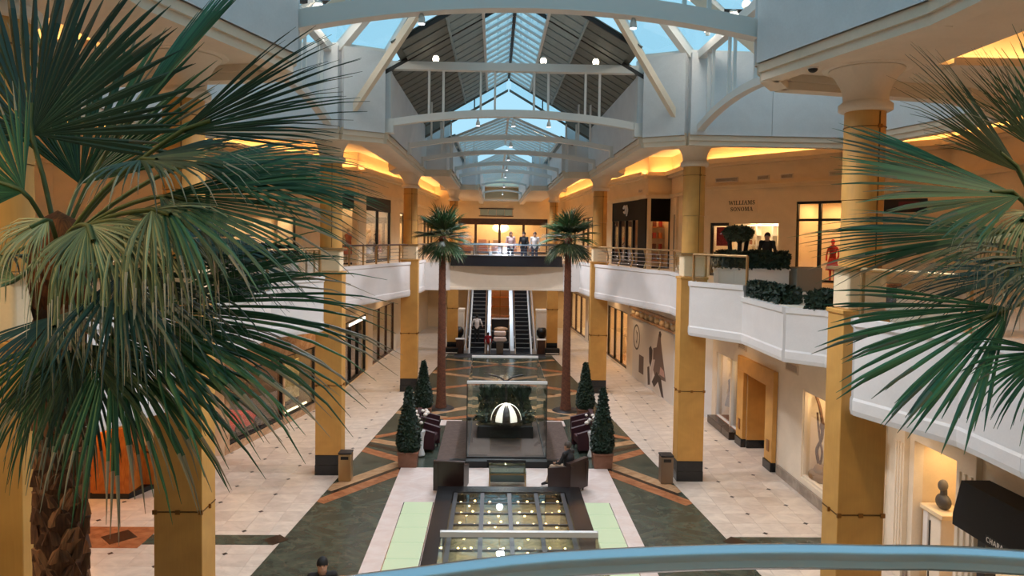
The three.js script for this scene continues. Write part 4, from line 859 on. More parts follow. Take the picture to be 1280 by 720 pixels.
// ------------------------------------------------------------------ cone shrubs, bins
function coneShrub(label, x, z, h, r) {
  const t = thing('cone_shrub', label, 'shrub', [x, 0.02, z], 0, 'dark cone shrubs in brown pots');
  mesh('pot', [upright([[-0.27, 0], [0.27, 0], [0.3, 0.42], [-0.3, 0.42]], 0.56, 0, 0, -0.28), rbox(0.64, 0.06, 0.62, 0.012, 0, 0.43, 0)], MAT.pot, t);
  const prof = (v) => r * Math.pow(1 - v, 0.72) * (1 + 0.22 * Math.sin(Math.min(1, v * 1.6) * Math.PI)) * (v < 0.1 ? 0.75 + v * 2.5 : 1);
  mesh('core', lathe([...Array(13).keys()].map((k) => [Math.max(0.001, prof(k / 12) * 0.93), k / 12 * h]), 0, 0.45, 0, 18), leafCore, t);
  mesh('foliage', leafCloud(2600, () => { const v = Math.pow(rnd(), 1.5), a = rr(0, 6.283), q = prof(v); return { p: V(Math.cos(a) * q, 0.45 + v * h, Math.sin(a) * q), d: V(Math.cos(a), 0.35, Math.sin(a)).normalize() }; }, 0.075), leafMat, t);
  return t;
}
coneShrub('tall dark cone shrub in brown pot facing the brass bin', -2.95, -22.45, 1.95, 0.31);
coneShrub('tall dark cone shrub in brown pot facing the bronze bin', 3.02, -22.45, 1.95, 0.31);
coneShrub('slimmer dark cone shrub further along on the dress shop side', -3.05, -28.2, 1.75, 0.3);
coneShrub('slimmer dark cone shrub further along on the mural side', 3.2, -28.2, 1.75, 0.3);
function bin(label, x, z, m) {
  const t = thing('litter_bin', label, 'bin', [x, 0, z], 0, 'metal litter bins');
  mesh('body', rbox(0.36, 0.78, 0.36, 0.03, 0, 0.39, 0), m, t); mesh('lid', rbox(0.38, 0.05, 0.38, 0.02, 0, 0.81, 0), MAT.charcoal, t); mesh('slot', box(0.22, 0.09, 0.02, 0, 0.68, 0.175), MAT.black, t); mesh('foot', box(0.3, 0.03, 0.3, 0, 0.012, 0), MAT.charcoal, t);
}
bin('shiny brass litter bin beside the ochre column', -4.6, -21.1, MAT.brassPale);
bin('dull bronze litter bin beside the ochre column', 4.68, -21.05, S({ color: 0x85705c, metalness: 0.5, roughness: 0.4 }));
// ------------------------------------------------------------------ island: pool of lights, glowing panels, glass boxes
{
  const p = thing('light_pool', 'dark granite framed pool glazed with rows of lit panes', 'pool', [0.08, 0.02, -15.9]);
  const W = 1.9, zf = -3.65, zn = 3.2;
  mesh('kerb', [boxTo(-W, W, 0, 0.34, zf, zf + 0.42), boxTo(-W, W, 0, 0.34, zn - 0.42, zn), boxTo(-W, -W + 0.42, 0, 0.34, zf + 0.42, zn - 0.42), boxTo(W - 0.42, W, 0, 0.34, zf + 0.42, zn - 0.42)], MAT.granite, p);
  mesh('basin', boxTo(-W + 0.42, W - 0.42, 0.0, 0.03, zf + 0.42, zn - 0.42), S({ map: stone([172, 158, 126], [120, 112, 96], [214, 196, 150], 9, 71, 1.2, 0.7), roughness: 0.4 }), p);
  const bulb = ready(ball(0.03, 0, 0, 0, 1, 0.7, 1, 8, 6)), paneG = ready(box(0.62, 0.015, 0.62)), bulbM = glow(0xffcf80, 12), paneM = glass(0.85, 0.88, 0.86);
  for (let k = 0; k < 8; k++) for (let i = 0; i < 4; i++) {
    const x = -1.05 + i * 0.7, z = zf + 0.42 + 0.36 + k * 0.7; if (z > zn - 0.7) continue;
    mesh('pane', paneG, paneM, p).position.set(x, 0.3, z);
    for (const [o, q] of [[-0.16, 0], [0.16, 0.02], [0.02, 0.16]]) mesh('lamp_bulb', bulb, bulbM, p).position.set(x + o + rr(-0.05, 0.05), 0.2, z + q + rr(-0.12, 0.12));
  }
  mesh('lattice', [...[-1.4, -0.7, 0, 0.7, 1.4].map((x) => boxTo(x - 0.05, x + 0.05, 0.26, 0.32, zf + 0.42, zn - 0.42)), ...[...Array(9).keys()].map((k) => boxTo(-1.46, 1.46, 0.265, 0.315, zf + 0.42 + k * 0.7 - 0.025, zf + 0.42 + k * 0.7 + 0.025))], S({ color: 0x4a4a4c, metalness: 0.5, roughness: 0.35 }), p);
  lampRect(0xffe0b0, 1.2, 2.6, 5.6, [0.08, 0.29, -16.1], [0.08, -5, -16.1]).rotation.set(-Math.PI / 2, 0, 0);
}
const panelGlow = new THREE.MeshStandardMaterial({ color: 0x4a5a44, emissive: 0xe2f2cc, emissiveIntensity: 0.74, roughness: 0.3 });
for (const s of [1, -1]) {
  const g = thing('glowing_floor_panel', s > 0 ? 'strip of pale green glowing floor panes on the seated man side of the pool' : 'strip of pale green glowing floor panes on the empty armchair side of the pool', 'floor light', [s * 2.33 + 0.03, 0.02, -19.2]);
  mesh('tray', boxTo(-0.4, 0.4, 0, 0.02, -0.03, 6.9), MAT.steel, g);
  for (let k = 0; k < 8; k++) mesh('pane', boxTo(-0.37, 0.37, 0.02, 0.045, 0.02 + k * 0.86, 0.82 + k * 0.86), panelGlow, g);
  lampRect(0xdcefc4, 0.35, 0.74, 6.8, [s * 2.33 + 0.03, 0.08, -15.8], [s * 2.33, 5, -15.8]).rotation.set(Math.PI / 2, 0, 0);
}
function glassBox(label, z0, z1) {
  const t = thing('glass_enclosure', label, 'glass screen', [0.06, 0.02, z1]);
  const h = 2.44, w = 1.22, L = z0 - z1;
  mesh('pane', boxTo(-w, w, 0.05, h - 0.05, L - 0.014, L), MAT.glassClear, t); mesh('pane', boxTo(-w, w, 0.05, h - 0.05, 0, 0.014), MAT.glassClear, t);
  for (const s of [-1, 1]) mesh('pane', boxTo(Math.min(s * w, s * (w - 0.014)), Math.max(s * w, s * (w - 0.014)), 0.05, h - 0.05, 0.02, L - 0.02), MAT.glassClear, t);
  mesh('head_channel', [boxTo(-w - 0.02, w + 0.02, h - 0.08, h, L - 0.05, L + 0.03)], MAT.steelWhite, t); mesh('head_channel', [boxTo(-w - 0.02, w + 0.02, h - 0.08, h, -0.03, 0.05)], MAT.steelWhite, t);
  mesh('foot_channel', [boxTo(-w - 0.02, w + 0.02, 0, 0.08, L - 0.04, L + 0.02), boxTo(-w - 0.02, w + 0.02, 0, 0.08, -0.02, 0.04), boxTo(-w - 0.02, -w + 0.03, 0, 0.08, 0, L), boxTo(w - 0.03, w + 0.02, 0, 0.08, 0, L)], MAT.charcoal, t);
  for (const s of [-1, 1]) for (const z of [0.01, L - 0.01]) mesh('corner_post', boxTo(Math.min(s * w, s * (w + 0.025)), Math.max(s * w, s * (w + 0.025)), 0, h, z - 0.012, z + 0.012), MAT.charcoal, t);
  return t;
}
{
  const d = tag(mesh('carpet_platform', [rbox(4.3, 0.16, 4.85, 0.02, 0, 0, 0)], MAT.rug), 'brown carpeted platform around the glass enclosure', 'platform'); d.position.set(0.06, 0.1, -24.85);
  const k = tag(mesh('platform_kerb', [boxTo(-1.75, 1.75, 0, 0.2, -0.12, 0.06), boxTo(-1.25, -0.6, 0, 0.2, 0.06, 0.2), boxTo(0.6, 1.25, 0, 0.2, 0.06, 0.2)], MAT.black), 'black kerb at the front of the carpeted platform', 'kerb'); k.position.set(0.06, 0.02, -22.4);
  glassBox('tall clear glass enclosure around the striped dome', -22.55, -27.4).position.y = 0.18;
  glassBox('tall clear glass enclosure standing over the pool of lights', -6.2, -11.4);
  const pl = thing('planter_bed', 'dark planter bed with leafy plants inside the glass enclosure', 'planter', [0.06, 0.18, -25.6]);
  mesh('bed', rbox(1.9, 0.42, 1.4, 0.02, 0, 0.21, 0), MAT.charcoal, pl);
  mesh('foliage', leafCloud(1500, () => { const a = rr(0, 6.28), q = Math.sqrt(rnd()); return { p: V(Math.cos(a) * q * 0.95, 0.42 + rr(0, 0.25), Math.sin(a) * q * 0.6), d: V(Math.cos(a) * 0.5, 1, Math.sin(a) * 0.5).normalize() }; }, 0.16), S({ vertexColors: true, roughness: 0.6, side: THREE.DoubleSide }), pl);
  const grasses = thing('reed_plants', 'tall reedy plants behind the striped dome', 'plant', [0.06, 0.18, -26.9]);
  mesh('pot', rbox(1.9, 0.3, 0.5, 0.02, 0, 0.15, 0), MAT.charcoal, grasses);
  mesh('stems', leafCloud(700, () => ({ p: V(rr(-0.9, 0.9), 0.3 + rr(0, 0.9), rr(-0.22, 0.22)), d: V(rr(-0.3, 0.3), 1, rr(-0.3, 0.3)).normalize() }), 0.22, 1.6), S({ vertexColors: true, roughness: 0.6, side: THREE.DoubleSide }), grasses);
  const dome = thing('striped_dome', 'white and brown striped dome lamp inside the glass enclosure', 'lamp', [0.08, 0.86, -24.8]);
  for (let k = 0; k < 12; k++) {
    const g = new THREE.SphereGeometry(0.52, 6, 10, k * Math.PI / 6 + 0.26, Math.PI / 6, 0, Math.PI / 2).scale(1, 1.08, 1);
    mesh(k % 2 ? 'white_segment' : 'brown_segment', g, k % 2 ? glow(0xfff0d4, 0.75) : S({ color: 0x2a1a12, roughness: 0.4 }), dome);
  }
  { const l = new THREE.PointLight(0xffe6c0, 0.7); l.position.set(0.08, 1.6, -24.8); l.castShadow = true; scene.add(l); }
  mesh('base_ring', cyl(0.55, 0.55, 0.05, 0, -0.04, 0, 32), MAT.charcoal, dome); mesh('stand', cyl(0.3, 0.3, 0.17, 0, -0.21, 0, 20), MAT.charcoal, dome);
  const y = thing('branch_sculpture', 'dark forked metal sculpture rising behind the striped dome', 'sculpture', [0.08, 0.18, -26.2]);
  mesh('stem', tube([[0, 0.4, 0], [0.02, 1.1, 0], [0, 1.75, 0]], 0.04), MAT.charcoal, y);
  for (const s of [-1, 1]) mesh('arm', tube([[0, 1.7, 0], [s * 0.25, 1.86, 0], [s * 0.62, 1.95, 0]], 0.03), MAT.charcoal, y);
}
// ------------------------------------------------------------------ armchairs, table, vases
function armchair(label, x, z, turn, m = MAT.leather) {
  const t = thing('armchair', label, 'armchair', [x, 0.02, z], turn, 'dark leather armchairs');
  mesh('seat', [rbox(0.6, 0.16, 0.6, 0.05, 0, 0.34, 0.03)], m, t); mesh('cushion', rbox(0.56, 0.12, 0.56, 0.05, 0, 0.45, 0.05), m, t);
  mesh('backrest', [upright([[-0.38, 0.1], [0.38, 0.1], [0.43, 0.92], [-0.43, 0.92]], 0.14, 0, 0, -0.42)], m, t);
  for (const s of [-1, 1]) { mesh('armrest', [upright([[-0.42, 0.1], [0.34, 0.1], [0.36, 0.66], [-0.44, 0.86]], 0.13, s > 0 ? 0.29 : -0.42, 0, 0, 0).rotateY(0)].map((g) => { const q = upright([[-0.34, 0.1], [0.42, 0.1], [0.44, 0.84], [-0.36, 0.64]], 0.13, 0, 0, -0.065); q.rotateY(Math.PI / 2); q.translate(s * 0.36, 0, 0); return q; }), m, t); }
  for (const [a, b] of [[-0.3, -0.34], [0.3, -0.34], [-0.3, 0.28], [0.3, 0.28]]) mesh('leg', cyl(0.02, 0.028, 0.12, a, 0, b, 8), MAT.black, t);
  return t;
}
armchair('empty brown leather armchair at the head of the pool of lights', -1.5, -20.25, 3.0);
armchair('brown leather armchair under the seated man', 1.72, -20.3, -2.3);
armchair('burgundy armchair beside the platform behind the cone shrub on the brass bin side', -2.55, -24.2, 1.4, MAT.burgundy);
armchair('burgundy armchair further back beside the platform on the brass bin side', -2.6, -25.7, 1.6, MAT.burgundy);
armchair('burgundy armchair beside the platform behind the cone shrub on the bronze bin side', 2.7, -24.2, -1.4, MAT.burgundy);
armchair('burgundy armchair further back beside the platform on the bronze bin side', 2.75, -25.7, -1.6, MAT.burgundy);
{
  const t = thing('coffee_table', 'low glass coffee table between the two leather armchairs', 'table', [0.06, 0.02, -20.75]);
  mesh('top', rbox(1.05, 0.03, 0.9, 0.01, 0, 0.46, 0), glass(0.5, 0.58, 0.54), t); mesh('shelf', rbox(0.96, 0.025, 0.8, 0.01, 0, 0.2, 0), MAT.charcoal, t);
  for (const [a, b] of [[-0.5, -0.42], [0.5, -0.42], [-0.5, 0.42], [0.5, 0.42]]) mesh('leg', boxTo(a - 0.02, a + 0.02, 0, 0.46, b - 0.02, b + 0.02), MAT.brassPale, t);
  mesh('apron', [boxTo(-0.5, 0.5, 0.4, 0.445, 0.41, 0.44), boxTo(-0.5, 0.5, 0.4, 0.445, -0.44, -0.41)], MAT.brassPale, t);
  for (const s of [-1, 1]) {
    const v = thing('flower_vase', s < 0 ? 'tall vase of white flowers by the burgundy chair on the brass bin side' : 'tall vase of white flowers by the burgundy chair on the bronze bin side', 'vase', [s * 2.75 + 0.08, 0.02, -23.4]);
    mesh('vase', lathe([[0, 0], [0.12, 0], [0.14, 0.05], [0.08, 0.25], [0.1, 0.6], [0.15, 0.8], [0.13, 0.82], [0, 0.7]]), MAT.steelWhite, v);
    mesh('stems', [...Array(9).keys()].map((k) => tube([[0, 0.7, 0], [Math.cos(k * 0.7) * 0.08, 1.0, Math.sin(k * 0.7) * 0.08], [Math.cos(k * 0.7) * rr(0.15, 0.28), rr(1.1, 1.45), Math.sin(k * 0.7) * rr(0.15, 0.28)]], 0.008, 5)), S({ color: 0x3a4a2c }), v);
    for (let k = 0; k < 9; k++) mesh('flower', ball(rr(0.05, 0.09), Math.cos(k * 0.7) * 0.2, rr(1.1, 1.48), Math.sin(k * 0.7) * 0.2, 1, 0.8, 1, 8, 6), S({ color: 0xe8ddd0 }), v);
  }
}
// ------------------------------------------------------------------ escalators
function escalator(label, x) {
  const t = thing('escalator', label, 'escalator', [x, 0, -45.0]);
  const n = 25, run = 0.4, rise = 0.224, k30 = rise / run, top = n * rise, len = n * run;
  const step = ready([box(0.86, 0.05, run, 0, rise - 0.025, -run / 2), box(0.86, rise, 0.03, 0, rise / 2, -0.015)]), lip = ready(box(0.86, 0.012, 0.03, 0, rise + 0.004, -0.02));
  const stepM = S({ color: 0x2a2b2e, metalness: 0.6, roughness: 0.45 });
  for (let i = 0; i < n; i++) { const s = mesh('step', step, stepM, t); s.position.set(0, i * rise, -i * run); const l = mesh('step_edge', lip, MAT.steelWhite, s); l.castShadow = true; }
  mesh('truss_casing', [-1, 1].map((s) => { const q = upright([[0.9, 0], [-len - 0.5, top], [-len - 0.5, top - 0.6], [-0.7, -0.0]], 0.1, 0, 0, -0.05); q.rotateY(-Math.PI / 2); q.translate(s * 0.5, 0, 0); return q; }), MAT.steelWhite, t);
  for (const s of [-1, 1]) {
    const prof = [[1.0, 0.02], [1.0, 0.8], [0.6, 0.98], [0, 1.0], [-len, top + 0.95], [-len - 0.9, top + 0.95], [-len - 0.9, top], [-len, top], [0, 0.12], [0.4, 0.02]];
    const g = upright(prof, 0.03, 0, 0, -0.015); g.rotateY(-Math.PI / 2); g.translate(s * 0.53, 0, 0);
    mesh('balustrade', g, S({ color: 0xd5dadd, roughness: 0.25, metalness: 0.2 }), t);
    const outer = upright([[1.0, 0.02], [1.0, 0.2], [0, 0.35], [-len, top + 0.35], [-len, top - 0.2], [-0.3, 0.0]], 0.26, 0, 0, -0.13); outer.rotateY(-Math.PI / 2); outer.translate(s * 0.66, 0, 0);
    mesh('skirt', outer, S({ color: 0xd8dfe4, roughness: 0.25, metalness: 0.3 }), t);
    mesh('handrail', tube([[s * 0.55, 0.35, 0.98], [s * 0.55, 0.75, 1.05], [s * 0.55, 1.0, 0.6], [s * 0.55, 1.03, 0.1], [s * 0.55, 1.0 + 3 * k30, -3], [s * 0.55, 1.0 + 6 * k30, -6], [s * 0.55, top + 0.97, -len], [s * 0.55, top + 0.97, -len - 0.9]], 0.04, 8, 40), MAT.black, t);
  }
  mesh('comb_plate', boxTo(-0.45, 0.45, 0.005, 0.03, 0, 1.0), MAT.steel, t);
  return t;
}
escalator('escalator carrying the rider in white', -1.36);
escalator('empty escalator next to the shelf room', 1.43);
for (const s of [-1, 1]) {
  const p = thing('pedestal', s < 0 ? 'pale cream block pedestal by the escalator with the riders' : 'pale cream block pedestal by the empty escalator', 'pedestal', [s * 2.6 + 0.03, 0, -46.45]);
  mesh('block', [rbox(0.66, 2.4, 0.7, 0.03, 0, 1.2, 0), rbox(0.72, 0.14, 0.76, 0.02, 0, 2.42, 0)], MAT.creamPale, p);
  const b = thing('display_stand', s < 0 ? 'brown stand before the cream pedestal by the riders' : 'brown stand before the cream pedestal by the empty escalator', 'stand', [s * 2.45 + 0.05, 0, -44.2]);
  mesh('body', rbox(0.45, 0.85, 0.45, 0.02, 0, 0.42, 0), MAT.walnut, b); mesh('top', rbox(0.55, 0.05, 0.5, 0.02, 0, 0.87, 0), MAT.steelWhite, b);
  const o = thing('planter_urn', s < 0 ? 'black round urn beside the riders pedestal' : 'black round urn beside the empty escalator pedestal', 'urn', [s * 2.6 + 0.03, 0.0, -45.68]);
  mesh('bowl', lathe([[0, 0.7], [0.14, 0.7], [0.32, 0.95], [0.34, 1.2], [0.22, 1.4], [0, 1.42]]), MAT.black, o); mesh('foot', cyl(0.2, 0.14, 0.72, 0, 0, 0), MAT.black, o);
  const st = thing('low_bench', s < 0 ? 'dark low bench with a white edge by the slim column near the riders' : 'dark low bench with a white edge by the slim column near the empty escalator', 'bench', [s * 3.05 + 0.1, 0, -44.1]);
  mesh('body', rbox(0.9, 0.36, 0.5, 0.03, 0, 0.18, 0), MAT.black, st); mesh('edge', rbox(0.8, 0.05, 0.12, 0.01, 0, 0.08, 0.27), MAT.steelWhite, st);
}
{
  const p = thing('tiered_planter', 'dark stepped planter with pale stone bowls between the escalators', 'planter', [0.03, 0, -46.3]);
  mesh('tier', rbox(1.1, 0.5, 0.7, 0.02, 0, 0.25, 0.6), MAT.black, p); mesh('tier', rbox(1.1, 1.1, 0.7, 0.02, 0, 0.55, -0.1), MAT.black, p); mesh('tier', rbox(1.1, 1.8, 0.6, 0.02, 0, 0.9, -0.8), MAT.black, p);
  mesh('white_edge', boxTo(-0.55, 0.55, 0.02, 0.12, 0.95, 1.02), MAT.steelWhite, p); mesh('white_edge', boxTo(-0.55, 0.55, 1.78, 1.86, -0.52, -0.46), MAT.steelWhite, p);
  mesh('bowl', ball(0.3, 0.05, 1.22, 0.0, 1.5, 0.5, 1), MAT.tanMarble, p); mesh('bowl', ball(0.32, 0, 0.62, 0.65, 1.4, 0.5, 1), MAT.tilePink, p);
  const s = thing('sign_stand', 'slim grey stand with pale double tray before the escalators', 'stand', [0.0, 0.02, -44.0]);
  mesh('post', rbox(0.42, 0.75, 0.3, 0.02, 0, 0.37, 0), S({ color: 0x6d675f }), s); mesh('tray', rbox(0.75, 0.28, 0.4, 0.08, 0, 0.88, 0), MAT.tilePink, s); mesh('tray', rbox(0.72, 0.26, 0.4, 0.08, 0, 1.22, -0.1), MAT.tilePink, s);
}
// ------------------------------------------------------------------ wooden kiosk in the side bay
{
  const k = thing('wooden_kiosk', 'orange wooden sales kiosk with a tall end panel and open shelf', 'kiosk', [-10.6, 0, -20.3]);
  mesh('plinth', plan([[-1.5, 0.85], [0.62, 0.85], [0.95, -0.1], [0.95, -0.7], [-1.5, -0.7]], 0, 0.14), MAT.black, k);
  mesh('counter', boxTo(-1.45, 0.58, 0.14, 0.85, 0.3, 0.78), MAT.oakOrange, k);
  mesh('end_panel', upright([[-0.35, 0.14], [0.62, 0.14], [0.62, 1.92], [-0.35, 1.7]], 0.06, 0, 0, 0.78), MAT.oakOrange, k);
  mesh('return_panel', boxTo(0.56, 0.62, 0.14, 1.92, 0.0, 0.8), MAT.oakOrange, k);
  mesh('side_counter', boxTo(0.62, 0.93, 0.14, 1.0, -0.65, 0.1), MAT.oakOrange, k);
  mesh('sloped_top', upright([[0, 0], [0.9, 0.14], [0.9, 0.2], [0, 0.06]], 0.5, 0.35, 1.0, -0.4), MAT.oakOrange, k);
  mesh('shelf', boxTo(-1.45, -0.3, 1.0, 1.05, 0.3, 0.82), MAT.oakOrange, k); mesh('shelf', boxTo(-1.45, -0.3, 1.35, 1.4, 0.3, 0.82), MAT.oakOrange, k);
  mesh('top_board', boxTo(-1.45, 0.6, 1.62, 1.68, 0.0, 0.8), MAT.oakOrange, k); mesh('back_panel', boxTo(-1.45, 0.6, 0.14, 1.65, -0.06, 0.0), MAT.walnut, k);
  for (const [x, c] of [[-1.1, 0xe8e0d2], [-0.85, 0xd8a040], [-0.6, 0x4a3a30], [-0.45, 0xeae6de]]) { const b = tag(mesh('small_box', rbox(0.16, 0.16, 0.16, 0.01, 0, 0.08, 0), S({ color: c })), `small ${c === 0xd8a040 ? 'amber' : c === 0x4a3a30 ? 'dark brown' : c === 0xeae6de ? 'white' : 'cream'} box on the wooden kiosk shelf`, 'box'); b.position.set(-10.6 + x, 1.05, -19.6); }
  const p = new THREE.PointLight(0xffb060, 14); p.position.set(-11.3, 2.6, -19.2); p.castShadow = true; scene.add(p);
  const l = thing('kiosk_lamp', 'small hanging lamp lighting the wooden kiosk', 'lamp', [-11.3, 2.6, -19.2]);
  mesh('bulb', ball(0.07, 0, 0, 0), glow(0xffc880, 6), l); mesh('cord', cyl(0.01, 0.01, 1.75, 0, 0.07, 0, 6), MAT.black, l); mesh('shade', lathe([[0.06, 0.14], [0.08, 0.12], [0.2, -0.02], [0.21, -0.02], [0.09, 0.15]]), MAT.brass, l);
}
// ------------------------------------------------------------------ things shown in windows
function mannequin(label, pos, turn, dress, skin = 0xcdb49a, h = 1.75) {
  const t = thing('mannequin', label, 'mannequin', pos, turn, 'mannequins in shop windows'), k = h / 1.75;
  mesh('torso', lathe([[0.0, 0.95], [0.15, 0.96], [0.13, 1.1], [0.17, 1.3], [0.19, 1.4], [0.08, 1.48], [0.05, 1.52], [0, 1.52]].map(([a, b]) => [a * k, b * k]), 0, 0, 0, 16).scale(1, 1, 0.65), S({ color: dress, roughness: 0.8 }), t);
  mesh('skirt', lathe([[0.3, 0.45], [0.29, 0.44], [0.15, 0.97], [0.0, 0.97]].map(([a, b]) => [a * k, b * k]), 0, 0, 0, 16).scale(1, 1, 0.75), S({ color: dress, roughness: 0.8 }), t);
  mesh('head', ball(0.095 * k, 0, 1.63 * k, 0, 0.85, 1.15, 0.95), S({ color: skin, roughness: 0.5 }), t);
  for (const s of [-1, 1]) { mesh('arm', tube([[s * 0.19 * k, 1.38 * k, 0], [s * 0.26 * k, 1.1 * k, 0], [s * 0.22 * k, 0.85 * k, 0.08]], 0.035 * k, 6), S({ color: skin }), t); mesh('leg', cyl(0.035, 0.05, 0.48 * k, s * 0.08, 0, 0, 8), S({ color: skin }), t); }
  return t;
}
{
  const F = LUF[7]; let i = 0;
  for (const [u, c, l] of [[0.9, 0xa08088, 'mannequin in mauve dress in the upper dress shop'], [1.7, 0x4a1c22, 'mannequin in wine dress in the upper dress shop'], [2.6, 0xd8c8b8, 'mannequin in ivory dress in the upper dress shop'], [3.5, 0x6c8450, 'mannequin in green dress in the upper dress shop'], [4.3, 0xcfa8a0, 'mannequin in pale pink dress in the upper dress shop'], [5.0, 0x2a2228, 'mannequin in black dress in the upper dress shop']]) mannequin(l, F.W(u + 1.0, 5.65, -0.5 - (i++ % 2) * 0.35), F.turn, c);
  mannequin('mannequin in coral coat in the narrow dress shop corner', LUF[6].W(0.6, 5.65, -0.6), LUF[6].turn, 0xd07a60);
  mannequin('pale mannequin in grey shirt in the pink clothes window', RL4.W(0.95, 0.3, -0.45), RL4.turn, 0x8a8890); mannequin('pale mannequin in peach dress in the pink clothes window', RL4.W(1.6, 0.3, -0.4), RL4.turn, 0xd8a890);
  mannequin('mannequin in dark coat in the narrow pink window', RL4.W(2.5, 0.3, -0.4), RL4.turn, 0x4a4448);
  mannequin('mannequin in black jacket outside the orange shop front', RL1.W(14.9, 0, 0.5), RL1.turn, 0x17151a);
  mannequin('mannequin in rose dress in the orange shop front', RL1.W(16.8, 0.14, -0.6), RL1.turn, 0xc27a66);
  mannequin('small red dressed figure in the black barred window', RUF[4].W(5.2, 5.66, -0.6), RUF[4].turn, 0xc01c10, 0xd83020, 1.5);
  mannequin('cream figure in the far upper amber shop', [-3.2, 5.65, -60.9], 0, 0xe0a080);
  // red sports toy and other window goods
  const car = thing('toy_racer', 'large red toy racing car in the dim display window', 'toy', LL3.W(1.9, 0.3, -0.7), LL3.turn);
  mesh('body', [upright([[-1.0, 0.12], [1.0, 0.12], [1.05, 0.3], [0.5, 0.36], [0.25, 0.58], [-0.3, 0.6], [-0.6, 0.4], [-1.05, 0.36]], 0.8, 0, 0.05, -0.4)], S({ color: 0xc42a12, roughness: 0.25 }), car);
  for (const [a, b] of [[-0.62, 0.4], [0.62, 0.4], [-0.62, -0.4], [0.62, -0.4]]) mesh('wheel', mv(new THREE.CylinderGeometry(0.2, 0.2, 0.14, 18), a, 0.2, b, 0, Math.PI / 2), MAT.black, car);
  mesh('windscreen', upright([[0.24, 0.57], [0.46, 0.37], [0.4, 0.36], [0.18, 0.56]], 0.7, 0, 0.05, -0.35), MAT.glassClear, car);
  const sheet = thing('window_poster', 'pale gold poster standing in the display window with glowing sill', 'poster', LL3.W(5.2, 0.55, -0.45), LL3.turn);
  mesh('card', rbox(1.5, 1.5, 0.04, 0.01, 0, 0.85, 0), S({ map: stone([206, 186, 128], [160, 140, 90], [240, 226, 180], 5, 60, 1, 0.6) }), sheet); mesh('easel_foot', box(0.9, 0.1, 0.3, 0, 0.05, 0), MAT.charcoal, sheet);
  const sill = thing('sill_lamp', 'glowing strip along the sill of the gold poster window', 'lamp', LL3.W(5.2, 0.32, -0.3), LL3.turn);
  mesh('tube', box(2.2, 0.05, 0.05), glow(0xffe9b0, 2.5), sill); mesh('tray', box(2.3, 0.03, 0.12, 0, -0.04, 0), MAT.steel, sill);
  { const q = LL3.W(5.2, 0.37, -0.3), l = lampRect(0xffe9b0, 10, 2.2, 0.06, q, [q[0], q[1] + 1, q[2]]); l.rotation.set(Math.PI / 2, 0, 0); l.rotateZ(-LL3.turn); }
  // tall twisted figure in the amber window
  const fig = thing('twisted_sculpture', 'slim bronze twisted figure in the tall amber display window', 'sculpture', RL4.W(8.72, 0.47, -0.35), RL4.turn);
  mesh('base', [ball(0.32, 0, 0.12, 0, 1.2, 0.6, 0.8), ball(0.22, 0.1, 0.32, 0, 1, 0.8, 0.8)], S({ color: 0x8c6c48, roughness: 0.6 }), fig);
  mesh('figure', [tube([[0.05, 0.35, 0], [-0.1, 0.8, 0.03], [0.1, 1.2, 0], [0.12, 1.6, 0], [-0.05, 2.0, 0], [-0.3, 2.3, 0]], 0.045, 8, 40), tube([[0.1, 0.4, 0.03], [0.16, 0.8, 0], [0.02, 1.1, 0], [-0.12, 1.5, 0], [-0.2, 1.85, 0]], 0.03, 8, 32), ball(0.07, 0.12, 1.55, 0, 1, 2, 1)], S({ color: 0x5c3a1c, metalness: 0.4, roughness: 0.45 }), fig);
  // bust and pedestal in the niche
  const ped = thing('niche_pedestal', 'cream pedestal with flared top in the lit niche', 'pedestal', RL4.W(14.2, 0.13, -0.42), RL4.turn);
  mesh('block', [rbox(0.42, 1.5, 0.42, 0.02, 0, 0.75, 0)], MAT.creamPale, ped); mesh('slab', rbox(0.75, 0.1, 0.6, 0.02, 0, 1.55, 0), MAT.cream, ped);
  const bust = thing('bust', 'dark grey bust on the niche pedestal', 'statue', RL4.W(14.2, 1.74, -0.38), RL4.turn);
  mesh('shoulders', ball(0.2, 0, 0.14, 0, 1, 0.8, 0.6), S({ color: 0x4a4642, roughness: 0.5 }), bust); mesh('neck', cyl(0.07, 0.06, 0.16, 0, 0.24, 0), S({ color: 0x4a4642 }), bust); mesh('head', ball(0.1, 0, 0.47, 0.02, 0.85, 1.2, 1), S({ color: 0x6a645c }), bust);
  const hang = thing('hanging_towel', 'white cloth hanging beside the niche pedestal', 'cloth', RL4.W(13.95, 0.4, -0.2), RL4.turn);
  mesh('cloth', rbox(0.16, 1.0, 0.06, 0.02, 0, 0.75, 0), MAT.parapet, hang); mesh('rail', cyl(0.015, 0.015, 1.3, 0.12, -0.25, 0, 8), MAT.black, hang);
  // shelves and posters of the lettered shop
  const post = tag(mesh('red_poster', box(0.7, 0.75, 0.03), S({ map: plaster([170, 30, 36], 26, 3) })), 'red poster in the dark framed doorway under the lettered sign', 'poster'); put(post, RUF[4], 0.75, 7.2, -0.3);
  const sh = thing('shop_shelving', 'white lit shelving with jars in the wide shop window', 'shelf', RUF[4].W(2.35, 5.92, -0.8), RUF[4].turn);
  for (let k = 0; k < 5; k++) mesh('shelf', box(2.0, 0.04, 0.3, 0, 0.2 + k * 0.38, 0), MAT.parapet, sh);
  for (const q of [-1, -0.35, 0.35, 1]) mesh('upright_board', box(0.05, 1.8, 0.3, q, 0.9, 0), MAT.parapet, sh);
